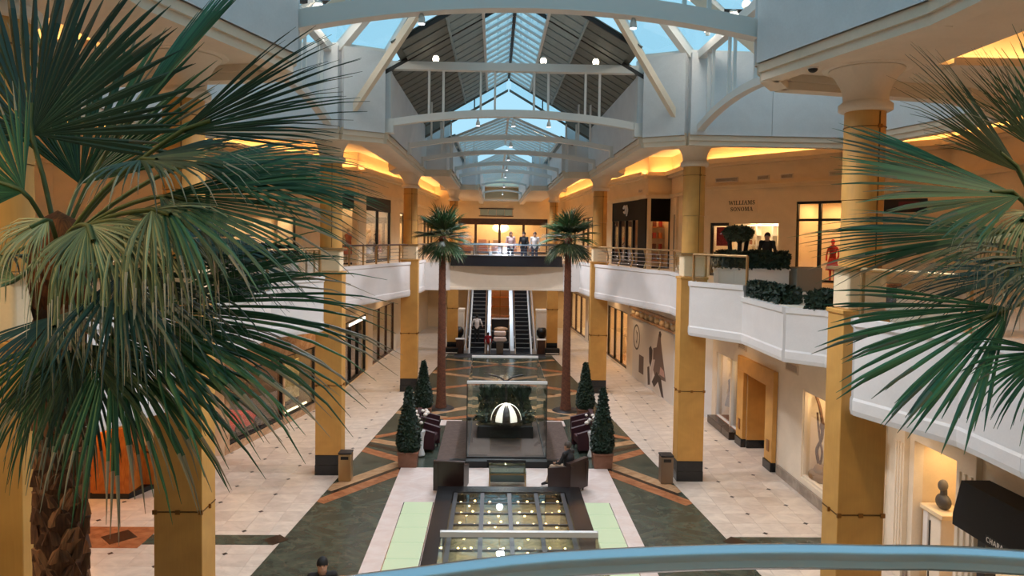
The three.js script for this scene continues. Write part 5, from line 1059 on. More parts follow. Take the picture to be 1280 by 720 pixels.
  for (let k = 0; k < 22; k++) { const j = tag(mesh('jar', [cyl(0.06, 0.06, 0.14, 0, 0, 0, 10), cyl(0.045, 0.045, 0.04, 0, 0.14, 0, 10)], S({ color: pick([0x8a4a30, 0xb8a890, 0x55604a, 0xa87848, 0x6a3028]) })), 'small jar on the white shelving of the wide shop window', 'jar', 'jars on the lit shelving'); put(j, RUF[4], 1.45 + (k % 8) * 0.24, 6.14 + Math.floor(k / 8) * 0.38, -0.75); }
  const rk = thing('garment_rail', 'chrome rail of hanging garments in the pink clothes window', 'rail', RL4.W(1.3, 0.3, -0.95), RL4.turn);
  mesh('rail', rod([-0.7, 1.5, 0], [0.7, 1.5, 0], 0.015), MAT.steel, rk); for (const q of [-0.7, 0.7]) mesh('post', rod([q, 0, 0], [q, 1.5, 0], 0.015), MAT.steel, rk);
  for (let k = 0; k < 8; k++) mesh('garment', rbox(0.06, 0.75, 0.34, 0.02, -0.6 + k * 0.17, 1.08, 0), S({ color: pick([0xb0908a, 0x8a8a92, 0xd0b8a8, 0x6a5a58]) }), rk);
  const os = thing('orange_shelves', 'orange shelving in the open black shop corner', 'shelf', RUF[2].W(0.58, 5.64, -1.1), RUF[2].turn);
  for (let k = 0; k < 4; k++) { mesh('shelf', box(0.95, 0.04, 0.3, 0, 0.35 + k * 0.55, 0), MAT.oakOrange, os); for (let q = 0; q < 3; q++) mesh('item', rbox(0.18, 0.26, 0.16, 0.03, -0.3 + q * 0.3, 0.5 + k * 0.55, 0), S({ color: pick([0xb02a18, 0xe0c090, 0x7a3a20, 0xd88030]) }), os); }
  const tb = [];
  for (let k = 0; k < 5; k++) { const b = thing('display_table', `${['first', 'second', 'third', 'fourth', 'last'][k]} table of pale goods in the far orange shop from the dress shop side`, 'table', [-2.6 + k * 1.2, 5.63, -60.6 - (k % 2) * 0.3]); mesh('table', rbox(0.9, 0.6, 0.5, 0.02, 0, 0.3, 0), MAT.oakOrange, b); mesh('goods', rbox(0.7, rr(0.4, 0.7), 0.35, 0.05, 0, 0.85, 0), S({ color: pick([0xe8b8a8, 0xd88870, 0xf0d8c0]) }), b); tb.push(b); }
}
{
  const b = thing('sign_board', 'dark sign board with a dull red field past the lettered shop', 'sign', RUF[5].W(2.0, 8.25, 0.02), RUF[5].turn);
  mesh('board', rbox(1.3, 0.42, 0.06, 0.01, 0, 0, 0.03), MAT.charcoal, b); mesh('field', rbox(0.62, 0.26, 0.02, 0.005, 0.12, 0, 0.07), S({ color: 0x5a1f2c, roughness: 0.6 }), b);
}
// ------------------------------------------------------------------ truss lamps and small fittings
function trussLamp(label, x, y, z, power = 60) {
  const t = thing('truss_lamp', label, 'lamp', [x, y, z], 0, 'globe lamps on the roof trusses');
  mesh('collar', cyl(0.05, 0.07, 0.08, 0, -0.14, 0, 12), MAT.steelWhite, t); mesh('globe', ball(0.09, 0, 0, 0, 1, 1.1, 1), glow(0xfff0d8, 9), t); mesh('cap', ball(0.07, 0, 0.09, 0, 1, 0.6, 1), MAT.steelWhite, t);
  if (power) { const l = new THREE.PointLight(0xfff1de, power); l.position.set(x, y, z); l.castShadow = true; l.shadow.radius = 6; scene.add(l); }
}
trussLamp('globe lamp on the upper chord, the one beside the dress shop end', -2.1, 12.03, -20.9, 0);
trussLamp('globe lamp near the middle of the upper chord under the glazed ridge', 0.92, 12.03, -20.9, 0);
trussLamp('globe lamp on the upper chord, the one beside the black shop end', 2.4, 12.03, -20.9, 0);
trussLamp('globe lamp low at the corner node of the crossing by the lettered shop', 4.9, 12.35, -18.6, 5);
trussLamp('globe lamp low at the corner node of the crossing by the big palm', -4.65, 12.35, -18.6, 5);
trussLamp('globe lamp on the side bay truss by the lettered shop', 5.12, 12.3, -16.4, 6);
trussLamp('globe lamp on the side bay truss behind the big palm', -4.88, 12.3, -16.4, 6);
trussLamp('globe lamp near the end of the wide truss by the lettered shop', 3.5, 10.75, -12.2, 0);
trussLamp('globe lamp near the end of the wide truss by the big palm', -3.3, 10.75, -12.2, 0);
// small floodlights hung under the middle of each bowed truss, shining down into the hall
function flood(label, x, y, z, power) {
  const t = thing('floodlight', label, 'lamp', [x, y, z], 0, 'small floodlights under the bowed trusses');
  mesh('bracket', boxTo(-0.02, 0.02, 0.1, 0.24, -0.02, 0.02), MAT.steelWhite, t); mesh('housing', lathe([[0, 0.12], [0.035, 0.12], [0.055, 0.05], [0.06, -0.02], [0.055, -0.03], [0, 0.0]], 0, 0, 0, 16), MAT.steelWhite, t); mesh('lens', cyl(0.05, 0.05, 0.012, 0, -0.038, 0, 16), glow(0xf6f6ff, 5), t);
  const l = new THREE.SpotLight(0xf3f5ff, power, 0, 1.25, 0.35); l.position.set(x, y - 0.07, z); l.target.position.set(x, 0, z); l.castShadow = true; l.shadow.radius = 10; scene.add(l); scene.add(l.target);
}
for (const [z, y, p, xs, l] of [[-11.95, 10.5, 190, [-1.6, 1.8], 'wide truss'], [-20.9, 10.22, 170, [-0.9, 0.1, 1.1], 'truss where the boarded roof begins'], [-25.2, 10.16, 190, [0.12], 'second boarded roof truss'], [-29.6, 10.16, 190, [0.12], 'third boarded roof truss'], [-33.6, 10.11, 190, [0.12], 'truss at the first narrowing'], [-37.6, 10.11, 190, [0.12], 'truss at the second narrowing'], [-44, 10.03, 170, [0.12], 'small truss above the far shops'], [-52, 10.03, 150, [0.12], 'small truss at the end']])
  xs.forEach((x, i) => flood(`small floodlight hung under the ${l}${xs.length > 1 ? [', dress shop side', xs.length > 2 ? ', middle one' : ', lettered shop side', ', lettered shop side'][i] : ''}`, x, y, z, p * 0.43 / (xs.length > 2 ? 2 : 1)));
// unseen recessed lamps added under the galleries to brighten the aisle floors
for (const s of [1, -1]) [-14.5, -18, -24.6, -29, -32.2, -36.5, -41].forEach((z, i) => {
  const x = s * (z < -30 ? 5.75 : 7.0), l = thing('ceiling_downlight', `added recessed lamp under the gallery, ${['first', 'second', 'third', 'fourth', 'fifth', 'sixth', 'last'][i]} along the ${s > 0 ? 'mural' : 'dark shop'} aisle`, 'lamp', [x, 4.42, z], 0, 'added recessed lamps under the galleries');
  mesh('ring', new THREE.TorusGeometry(0.11, 0.014, 6, 20).rotateX(Math.PI / 2), MAT.steelWhite, l); mesh('lens', cyl(0.1, 0.1, 0.015, 0, -0.01, 0, 20), glow(0xffd9a8, 4), l);
  const q = new THREE.SpotLight(0xffd2a0, 12, 0, 1.1, 0.7); q.position.set(x, 4.38, z); q.target.position.set(x, 0, z); q.castShadow = true; q.shadow.radius = 5; scene.add(q); scene.add(q.target);
});
{
  const c = thing('dome_camera', 'small black dome camera under the cornice by the first ochre column', 'camera', [4.25, 9.63, -10.8]);
  mesh('base', cyl(0.08, 0.08, 0.03, 0, -0.02, 0), MAT.steelWhite, c); mesh('dome', ball(0.07, 0, -0.02, 0, 1, 0.8, 1), MAT.black, c);
  for (const [s, z] of [[1, -5], [-1, -5], [1, -2], [-1, -2]]) {  // out-of-view downlights added to brighten the near palm leaves
    const l = thing('ceiling_downlight', `round added downlight in the soffit ${s > 0 ? 'by the bare palm side' : 'by the big palm side'}${z < -3 ? ' nearer the crossing' : ' nearer the footbridge rail'}`, 'lamp', [s * 5.6, 9.87, z]);
    mesh('ring', new THREE.TorusGeometry(0.13, 0.015, 8, 24).rotateX(Math.PI / 2), MAT.steelWhite, l); mesh('lens', cyl(0.12, 0.12, 0.02, 0, -0.012, 0, 24), glow(0xffe2b8, 3), l);
    const q = new THREE.SpotLight(0xffe2b8, 34, 0, 0.9, 0.6); q.position.set(s * 5.6, 9.8, z); q.target.position.set(s * 4.2, 5, z - 1.5); q.castShadow = true; q.shadow.radius = 5; scene.add(q); scene.add(q.target);
  }
}
// ------------------------------------------------------------------ curved handrail in front of the viewer
{
  const t = thing('curved_handrail', 'brushed steel handrail bending across the near footbridge', 'railing', [0, 0, 0]);
  const R = [[-5.6, 0.75], [-3.0, -0.2], [-1.4, -0.8], [-0.59, -1.03], [-0.35, -1.1], [-0.15, -1.13], [0.05, -1.145], [0.23, -1.142], [0.46, -1.125], [1.2, -0.98], [3.0, -0.3], [5.6, 0.75]].map(([x, z]) => V(x, 6.595, z));
  mesh('tube', tube(R, 0.0195, 18, 160), MAT.steel, t);
  const curve = new THREE.CatmullRomCurve3(R);
  for (let k = 0; k < 12; k++) { const a = curve.getPoint(k / 12 + 0.004), b = curve.getPoint((k + 1) / 12 - 0.004); if (k !== 6 && k !== 5) mesh('pane', beam([a.x, 6.05, a.z], [b.x, 6.05, b.z], 0.012, 0.9), MAT.glassClear, t); }
  for (let k = 0; k <= 12; k++) { const a = curve.getPoint(k / 12); if (Math.abs(a.x) > 1.0) mesh('post', rod([a.x, 5.6, a.z], [a.x, 6.59, a.z], 0.015), MAT.steel, t); }
}
// ------------------------------------------------------------------ fan palms
const DOWN = V(0, -1, 0);
const TONES = {      // leaf, pale rib side, dry tip (linear colours)
  dark: [[0.02, 0.05, 0.024], [0.03, 0.07, 0.034], [0.09, 0.09, 0.05]],  // backlit fronds: their shade is put into the leaf colour
  green: [[0.03, 0.10, 0.032], [0.06, 0.16, 0.055], [0.30, 0.24, 0.14]],
  teal: [[0.028, 0.12, 0.05], [0.055, 0.19, 0.085], [0.10, 0.13, 0.08]],
  olive: [[0.045, 0.07, 0.025], [0.08, 0.11, 0.04], [0.34, 0.29, 0.17]],
  pale: [[0.25, 0.26, 0.10], [0.44, 0.43, 0.20], [0.66, 0.56, 0.38]],
};
// one fan: hub, axis a (unit), normal n (unit), radius R, spread (radians), leaflet count
function fanGeometry(a, n, R, spread, count, { droop = 0.5, split = 0.45, fold = 0.35, tone = 'green', dry = 0.4, cup = 0.25, steps = 7, hang = 0, ragged = 0.15 } = {}) {
  const s = new THREE.Vector3().crossVectors(a, n).normalize(); n = new THREE.Vector3().crossVectors(s, a).normalize();
  const pos = [], col = [], T = TONES[tone];
  const dphi = spread / count;
  for (let i = 0; i < count; i++) {
    const phi = -spread / 2 + dphi * (i + 0.5) + rr(-0.15, 0.15) * dphi, side = phi / (spread / 2 || 1);
    const L = R * (0.72 + 0.28 * Math.cos(side * 1.2)) * rr(1 - ragged, 1 + ragged * 0.6);
    let d = a.clone().multiplyScalar(Math.cos(phi)).addScaledVector(s, Math.sin(phi)).addScaledVector(n, cup * Math.abs(Math.sin(phi)) * (1 - Math.abs(side) * 0.3)).normalize();
    const across = a.clone().multiplyScalar(-Math.sin(phi)).addScaledVector(s, Math.cos(phi)).normalize();
    const dr = droop * rr(0.6, 1.4) * (1 + hang * rr(0, 1.5)), isDry = rnd() < dry, shade = rr(0.75, 1.25), mixPale = rnd() < 0.3 ? 1 : 0;
    let p = V(0, 0, 0); const rows = [], hs = L * split * Math.tan(dphi / 2) * 1.04;
    for (let k = 0; k <= steps; k++) {
      const t = k / steps, nn = n.clone(), hw = t < split ? L * t * Math.tan(dphi / 2) * 1.04 + 0.002 : Math.max(0.0012, hs * (1 - Math.pow((t - split) / (1 - split), 1.8)));
      rows.push([p.clone().addScaledVector(across, -hw), p.clone().addScaledVector(nn, hw * fold * 2), p.clone().addScaledVector(across, hw), t]);
      if (k < steps) { const bend = t < split * 0.8 ? dr * 0.05 : dr * (t - split * 0.8) * 1.1; d = d.clone().addScaledVector(DOWN, bend).addScaledVector(across, rr(-0.03, 0.03)).normalize(); p = p.clone().addScaledVector(d, L / steps); }
    }
    const tint = (t, mid) => { const base = isDry && t > 0.62 ? T[2] : mixPale || mid ? T[1] : T[0]; return base.map((x) => x * shade); };
    for (let k = 0; k < steps; k++) {
      const A = rows[k], B = rows[k + 1];
      for (const [i0, i1] of [[0, 1], [1, 2]]) {
        for (const [row, j] of [[A, i0], [A, i1], [B, i1], [A, i0], [B, i1], [B, i0]]) { const q = row[j]; pos.push(q.x, q.y, q.z); col.push(...tint(A[3], false)); }
      }
    }
  }
  const g = new THREE.BufferGeometry();
  g.setAttribute('position', new THREE.Float32BufferAttribute(pos, 3)); g.setAttribute('color', new THREE.Float32BufferAttribute(col, 3));
  g.computeVertexNormals();
  return g;
}
const frondMat = S({ vertexColors: true, roughness: 0.5, side: THREE.DoubleSide });
const petioleMat = S({ color: 0x55602c, roughness: 0.6 }), petioleDry = S({ color: 0x7a5a34, roughness: 0.8 });
const trunkMat = S({ map: woodGrain([124, 84, 58], [78, 50, 35], 1.2, 17), roughness: 0.95 });
const fibreMat = S({ map: woodGrain([148, 82, 36], [98, 52, 24], 2.5, 27), roughness: 1 });
function addFrond(palm, crown, hub, a, n, R, spreadDeg, count, o = {}) {
  const g = fanGeometry(a.clone().normalize(), n.clone().normalize(), R, rad(spreadDeg), count, o);
  g.translate(hub.x, hub.y, hub.z);
  const f = mesh('frond', g, frondMat, palm);
  const mid = crown.clone().lerp(hub, 0.5).add(V(0, 0.06 * crown.distanceTo(hub), 0));
  mesh('petiole', tube([crown, mid, hub, hub.clone().addScaledVector(a.clone().normalize(), R * 0.18)], o.thick ?? 0.014, 6, 8), o.dryStem ? petioleDry : petioleMat, f);
  return f;
}
// ---- the two near palms: fronds placed from where the photograph shows their hubs and tips
function trunkProfile(h, r0, r1) { return lathe([...Array(15).keys()].map((k) => [r0 + (r1 - r0) * k / 14 + 0.012 * Math.sin(k * 2.3), h * k / 14]), 0, 0, 0, 20); }
function nearPalm(label, x, z, h, boots) {
  const palm = thing('fan_palm', label, 'palm tree', [x, 0, z]);
  mesh('trunk', [trunkProfile(h, 0.15, 0.115)], trunkMat, palm);
  mesh('crown_fibre', lathe([[0.0, -0.25], [0.14, -0.2], [0.17, 0.0], [0.15, 0.2], [0.1, 0.34], [0, 0.4]], 0, h - 0.08, 0, 18), fibreMat, palm);
  mesh('root_collar', cyl(0.42, 0.3, 0.1, 0, 0.0, 0, 24), MAT.charcoal, palm);
  if (boots) {      // old leaf bases, wedge scales wrapped round the trunk
    const scale = (w, l, t) => { const g = upright([[-w * 0.62, 0], [w * 0.62, 0], [w * 0.5, l * 0.35], [w * 0.16, l], [-w * 0.16, l], [-w * 0.5, l * 0.35]], t, 0, 0, 0); const p = g.attributes.position; for (let i = 0; i < p.count; i++) { const yy = p.getY(i) / l, xx = p.getX(i); p.setZ(i, p.getZ(i) * (1 - 0.4 * yy) - xx * xx * 3.4 + 0.012 * yy * yy); } g.computeVertexNormals(); return ready(g); };
    const kinds = [scale(0.19, 0.2, 0.045), scale(0.21, 0.22, 0.05), scale(0.18, 0.19, 0.042)];
    const tones = [trunkMat, S({ map: woodGrain([176, 126, 86], [116, 78, 52], 1.4, 19), roughness: 0.95 }), S({ map: woodGrain([140, 96, 64], [88, 58, 40], 1.4, 23), roughness: 0.95 })];
    for (let r = 0; r < 22; r++) for (let k = 0; k < 6; k++) {
      const a = (k + (r % 2) * 0.5 + rr(-0.08, 0.08)) * Math.PI / 3, y = h - 0.35 - r * 0.115, rad0 = 0.15 + (0.115 - 0.15) * y / h - 0.01;
      const b = mesh('leaf_base', pick(kinds), pick(tones), palm); b.position.set(Math.sin(a) * rad0, y - 0.1, Math.cos(a) * rad0); b.rotation.y = a; b.rotateX(rr(-0.02, 0.05));
    }
  }
  return palm;
}
{
  const D = 4.6, PX = at(76, 600, D).x, palm = nearPalm('big leafy fan palm with scaly trunk in front of the kiosk', PX, -D, 6.9, true);
  const local = (u, v, d) => at(u, v, d).sub(V(PX, 0, -D)), crown = V(0, 6.98, 0);
  // [hub u, v, depth, tip u, v, depth, face towards (x, y, z), spread, leaflets, options]
  const F = [
    [40, 168, 4.75, 40, -40, 5.0, [0.1, 0.2, 1], 215, 58, { tone: 'dark', droop: 0.06, dry: 0.1, split: 0.62, cup: 0.1 }],
    [150, 165, 4.9, 300, -30, 5.2, [-0.75, 0.1, 0.6], 46, 30, { tone: 'teal', droop: 0.12, dry: 0.25, split: 0.62, fold: 0.5, cup: 0.1 }],
    [225, 165, 4.3, 445, 84, 4.2, [0.1, 0.25, 1], 52, 34, { tone: 'dark', droop: 0.14, dry: 0.12, split: 0.5, cup: 0.08 }],
    [235, 205, 4.5, 480, 238, 4.7, [0.1, 1, 0.45], 100, 46, { tone: 'green', droop: 0.28, dry: 0.2, split: 0.55 }],
    [200, 245, 4.2, 455, 290, 3.9, [0.0, 1, 0.6], 100, 46, { tone: 'green', droop: 0.4, dry: 0.25, split: 0.5 }],
    [150, 275, 4.1, 330, 330, 3.7, [0.05, 0.9, 0.75], 150, 50, { tone: 'pale', droop: 2.4, dry: 0.85, split: 0.34, hang: 0.7 }],
    [190, 262, 4.0, 330, 300, 3.6, [0.1, 0.9, 0.7], 130, 34, { tone: 'pale', droop: 2.4, dry: 0.8, split: 0.3, hang: 0.7 }],
    [110, 282, 3.95, 150, 400, 3.5, [0.1, 0.85, 0.8], 170, 46, { tone: 'pale', droop: 2.6, dry: 0.8, split: 0.3, hang: 0.6 }],
    [60, 275, 4.1, -70, 330, 3.8, [-0.2, 0.9, 0.7], 150, 44, { tone: 'pale', droop: 2.4, dry: 0.6, split: 0.34, hang: 0.5 }],
    [200, 300, 4.9, 400, 330, 5.3, [0.2, 1, 0.2], 140, 46, { tone: 'dark', droop: 0.6, dry: 0.2 }],
    [165, 385, 4.2, 480, 430, 4.0, [0.0, 0.9, 0.75], 90, 52, { tone: 'green', droop: 0.5, dry: 0.35, split: 0.55 }],
    [140, 415, 4.0, 310, 600, 3.7, [0.15, 0.75, 0.9], 110, 52, { tone: 'green', droop: 0.65, dry: 0.6, split: 0.52 }],
    [100, 430, 3.9, 125, 610, 3.6, [0.05, 0.6, 1], 130, 48, { tone: 'olive', droop: 0.7, dry: 0.55, split: 0.46 }],
    [60, 430, 4.0, -10, 600, 3.8, [-0.2, 0.7, 0.9], 130, 46, { tone: 'green', droop: 0.7, dry: 0.45, split: 0.46 }],
    [20, 350, 4.3, -160, 400, 4.2, [-0.3, 1, 0.5], 130, 44, { tone: 'green', droop: 0.5, dry: 0.35 }],
    [30, 240, 4.4, -150, 170, 4.4, [-0.3, 0.6, 0.8], 130, 44, { tone: 'green', droop: 0.2, dry: 0.3 }],
    [150, 345, 4.05, 300, 425, 3.6, [0.1, 0.95, 0.6], 140, 46, { tone: 'dark', droop: 0.8, dry: 0.4 }],
    [70, 395, 4.0, 60, 480, 3.5, [0, 0.9, 0.8], 160, 46, { tone: 'dark', droop: 0.9, dry: 0.3 }],
    [100, 230, 5.1, 180, 40, 5.6, [0.2, 0.3, 1], 130, 46, { tone: 'green', droop: 0.12, dry: 0.3, split: 0.55 }],
    [130, 330, 5.2, 220, 380, 5.9, [0.2, 1, -0.2], 140, 44, { tone: 'dark', droop: 0.7, dry: 0.3 }],
    [10, 320, 5.1, -90, 330, 5.7, [-0.2, 1, -0.2], 140, 44, { tone: 'dark', droop: 0.7, dry: 0.3 }],
    [175, 200, 4.3, 300, 200, 3.9, [0.2, 0.9, 0.5], 130, 44, { tone: 'olive', droop: 0.5, dry: 0.6, hang: 0.4 }],
  ];
  for (const [u, v, d, tu, tv, td, n, sp, cnt, o] of F) {
    const hub = local(u, v, d), tip = local(tu, tv, td), a = tip.clone().sub(hub), R = a.length();
    addFrond(palm, crown, hub, a, V(...n), R, sp, cnt, o);
  }
}
{
  const D = 4.6, PX = at(1322, 500, D).x, palm = nearPalm('fan palm whose trunk stands beyond the picture edge by the niche', PX, -D, 6.6, false);
  const local = (u, v, d) => at(u, v, d).sub(V(PX, 0, -D)), crown = V(0, 6.7, 0);
  const F = [
    [1275, 215, 4.5, 1130, 78, 4.4, [0.35, 0.5, 0.9], 62, 34, { tone: 'olive', droop: 0.16, dry: 0.35, split: 0.45, cup: 0.05 }],
    [1300, 190, 4.6, 1215, 70, 4.6, [0.3, 0.4, 1], 60, 32, { tone: 'olive', droop: 0.12, dry: 0.3, split: 0.45, cup: 0.05 }],
    [1275, 245, 4.3, 1060, 215, 4.1, [0.0, 0.9, 0.7], 80, 48, { tone: 'teal', droop: 0.2, dry: 0.2, split: 0.74, cup: 0.1 }],
    [1270, 290, 4.5, 1010, 320, 4.6, [0.0, 1, 0.35], 80, 46, { tone: 'green', droop: 0.25, dry: 0.35, split: 0.6 }],
    [1262, 385, 4.1, 1052, 470, 3.9, [-0.1, 0.75, 0.85], 74, 48, { tone: 'teal', droop: 0.3, dry: 0.15, split: 0.74, cup: 0.12 }],
    [1310, 440, 3.9, 1240, 520, 3.7, [0, 0.7, 0.9], 120, 44, { tone: 'teal', droop: 0.5, dry: 0.2, split: 0.5 }],
    [1290, 265, 4.2, 1215, 330, 3.8, [-0.1, 0.9, 0.7], 120, 34, { tone: 'pale', droop: 2.4, dry: 0.9, split: 0.26, hang: 0.6 }],
    [1300, 340, 4.7, 1110, 370, 5.0, [0, 1, 0.3], 110, 40, { tone: 'dark', droop: 0.45, dry: 0.3 }],
    [1330, 190, 4.8, 1300, 40, 5.0, [0.1, 0.3, 1], 150, 46, { tone: 'green', droop: 0.1, dry: 0.3 }],
    [1370, 240, 4.6, 1520, 180, 4.6, [0.2, 0.8, 0.6], 130, 44, { tone: 'green', droop: 0.3, dry: 0.3 }],
    [1380, 350, 4.4, 1560, 420, 4.2, [0.2, 0.9, 0.5], 130, 44, { tone: 'green', droop: 0.5, dry: 0.4 }],
    [1360, 430, 4.2, 1450, 560, 4.0, [0.2, 0.8, 0.7], 130, 44, { tone: 'olive', droop: 0.7, dry: 0.5 }],
    [1330, 330, 4.1, 1330, 420, 3.5, [0, 0.9, 0.7], 150, 44, { tone: 'dark', droop: 0.9, dry: 0.4 }],
  ];
  for (const [u, v, d, tu, tv, td, n, sp, cnt, o] of F) {
    const hub = local(u, v, d), tip = local(tu, tv, td), a = tip.clone().sub(hub), R = a.length();
    addFrond(palm, crown, hub, a, V(...n), R, sp, cnt, o);
  }
}
// ---- the two slender palms before the footbridge
function slenderPalm(label, x, z) {
  const palm = thing('slender_palm', label, 'palm tree', [x, 0, z], 0);
  const H = 7.0;
  mesh('base_plate', cyl(0.55, 0.5, 0.05, 0, 0, 0, 24), MAT.charcoal, palm);
  mesh('trunk', [lathe([[0.24, 0.04], [0.2, 0.4], [0.17, 1.5], [0.15, 4], [0.13, H - 0.2], [0.16, H], [0, H + 0.15]], 0, 0, 0, 16), ...[...Array(34).keys()].map((k) => mv(new THREE.TorusGeometry(0.175 - k * 0.0011, 0.012, 5, 16).rotateX(Math.PI / 2), 0, 0.3 + k * 0.2, 0))], S({ map: woodGrain([124, 78, 54], [84, 50, 36], 2, 31), roughness: 0.95 }), palm);
  const crown = V(0, H + 0.05, 0);
  const dirs = []; for (let k = 0; k < 34; k++) dirs.push([k * 2.399 + rr(-0.2, 0.2), k < 6 ? rr(58, 85) : k < 14 ? rr(20, 48) : k < 24 ? rr(-14, 14) : rr(-62, -22)]);
  for (const [az, el] of dirs) {
    const e = rad(el), a = V(Math.cos(az) * Math.cos(e), Math.sin(e), Math.sin(az) * Math.cos(e)), hub = crown.clone().addScaledVector(a, 0.42);
    const n = V(-Math.cos(az) * Math.sin(e), Math.cos(e), -Math.sin(az) * Math.sin(e));
    addFrond(palm, crown, hub, a, n, rr(0.85, 1.1), 140, 26, { tone: pick(['dark', 'green', 'green', 'olive']), droop: 0.7, dry: 0.15, steps: 5, thick: 0.015 });
  }
  return palm;
}
slenderPalm('slender fan palm on the dress shop side before the footbridge', -2.5, -30.0);
slenderPalm('slender fan palm on the black shop side before the footbridge', 2.6, -29.8);
// ------------------------------------------------------------------ people: one continuous body each, hair apart
const bodyMat = S({ vertexColors: true, roughness: 0.75 });
function person(label, where, turn, o) {
  const k = (o.height ?? 1.72) / 1.72, J = {
    hip: [0, 0.95, 0], chest: [0, 1.27, 0], neck: [0, 1.47, 0], head: [0, 1.61, 0.02], chin: [0, 1.54, 0.05],
    shL: [-0.18, 1.41, 0], shR: [0.18, 1.41, 0], elL: [-0.24, 1.14, -0.03], elR: [0.24, 1.14, -0.03], wrL: [-0.25, 0.9, 0.06], wrR: [0.25, 0.9, 0.06],
    hpL: [-0.09, 0.92, 0], hpR: [0.09, 0.92, 0], knL: [-0.1, 0.5, 0.02], knR: [0.1, 0.5, 0.02], anL: [-0.1, 0.08, -0.03], anR: [0.1, 0.08, -0.03], toL: [-0.115, 0.035, 0.13], toR: [0.115, 0.035, 0.13], ...(o.pose ?? {}),
  };
  const skin = o.skin ?? [0.45, 0.25, 0.16], top = o.top, legs = o.legs, shoe = o.shoe ?? [0.01, 0.01, 0.01], sleeve = o.bareArms ? skin : top;
  const B = [   // from, to, radii, colour
    ['hip', 'chest', 0.135, 0.15, top], ['chest', 'neck', 0.14, 0.055, top], ['neck', 'chin', 0.05, 0.052, skin], ['chin', 'head', 0.072, 0.088, skin], ['shL', 'shR', 0.065, 0.065, top],
    ['shL', 'elL', 0.056, 0.044, top], ['shR', 'elR', 0.056, 0.044, top], ['elL', 'wrL', 0.042, 0.03, sleeve], ['elR', 'wrR', 0.042, 0.03, sleeve],
    ['hpL', 'hpR', 0.115, 0.115, legs], ['hpL', 'knL', 0.092, 0.062, legs], ['hpR', 'knR', 0.092, 0.062, legs], ['knL', 'anL', 0.06, 0.042, legs], ['knR', 'anR', 0.06, 0.042, legs], ['anL', 'toL', 0.045, 0.036, shoe], ['anR', 'toR', 0.045, 0.036, shoe],
  ].map(([a, b, r0, r1, c]) => ({ a: V(...J[a]), b: V(...J[b]), r0, r1, c }));
  const lo = V(9, 9, 9), hi = V(-9, -9, -9);
  for (const q of B) for (const p of [q.a, q.b]) { lo.min(p.clone().addScalar(-0.2)); hi.max(p.clone().addScalar(0.2)); }
  const N = 58, mc = new MarchingCubes(N, bodyMat, false, false, 60000); mc.isolation = 0;
  const half = N / 2, c0 = lo.clone().add(hi).multiplyScalar(0.5), ext = hi.clone().sub(lo).multiplyScalar(0.5);
  const dist = (x, y, z, q) => { const bx = q.b.x - q.a.x, by = q.b.y - q.a.y, bz = q.b.z - q.a.z, px = x - q.a.x, py = y - q.a.y, pz = z - q.a.z, t = Math.max(0, Math.min(1, (px * bx + py * by + pz * bz) / (bx * bx + by * by + bz * bz))); return Math.hypot(px - bx * t, py - by * t, pz - bz * t) - (q.r0 + (q.r1 - q.r0) * t); };
  for (let i = 0; i < N; i++) for (let j = 0; j < N; j++) for (let m = 0; m < N; m++) {
    const x = c0.x + (i - half) / half * ext.x, y = c0.y + (j - half) / half * ext.y, z = c0.z + (m - half) / half * ext.z; let d = 1;
    for (const q of B) { const e = dist(x, y, z, q), h = Math.max(0, 0.035 - Math.abs(d - e)) / 0.035; d = Math.min(d, e) - h * h * 0.035 / 4; }
    mc.field[i + j * N + m * N * N] = -d;
  }
  mc.update();
  const n = mc.count, pos = new Float32Array(n * 3), nor = new Float32Array(n * 3), col = new Float32Array(n * 3);
  for (let i = 0; i < n; i++) {
    const x = c0.x + mc.positionArray[i * 3] * ext.x, y = c0.y + mc.positionArray[i * 3 + 1] * ext.y, z = c0.z + mc.positionArray[i * 3 + 2] * ext.z;
    pos.set([x, y, z], i * 3);
    let best = 9, c = top; for (const q of B) { const d = dist(x, y, z, q); if (d < best) { best = d; c = q.c; } } col.set(c, i * 3);
  }
  let g = new THREE.BufferGeometry(); g.setAttribute('position', new THREE.BufferAttribute(pos, 3)); g.setAttribute('normal', new THREE.BufferAttribute(nor, 3)); g.computeVertexNormals(); g.setAttribute('color', new THREE.BufferAttribute(col, 3));
  // face, ears and fingers, welded to the same surface
  const extra = [], paint = (q, c) => { q = plain(q); const a = new Float32Array(q.attributes.position.count * 3); for (let i = 0; i < a.length; i += 3) a.set(c, i); q.setAttribute('color', new THREE.BufferAttribute(a, 3)); extra.push(q); };
  const H = V(...J.head), hx = H.x, hy = H.y, hz = H.z;
  paint(ball(0.02, hx, hy - 0.025, hz + 0.09, 0.8, 1.3, 1, 8, 6), skin);
  for (const s of [-1, 1]) { paint(ball(0.012, hx + s * 0.032, hy + 0.005, hz + 0.079, 1.2, 0.8, 0.6, 8, 6), [0.02, 0.015, 0.012]); paint(ball(0.026, hx + s * 0.086, hy - 0.01, hz - 0.01, 0.4, 1.2, 0.8, 8, 6), skin); }
  paint(ball(0.02, hx, hy - 0.062, hz + 0.078, 1.3, 0.35, 0.6, 8, 6), skin.map((x, i) => x * (i ? 0.55 : 0.8)));
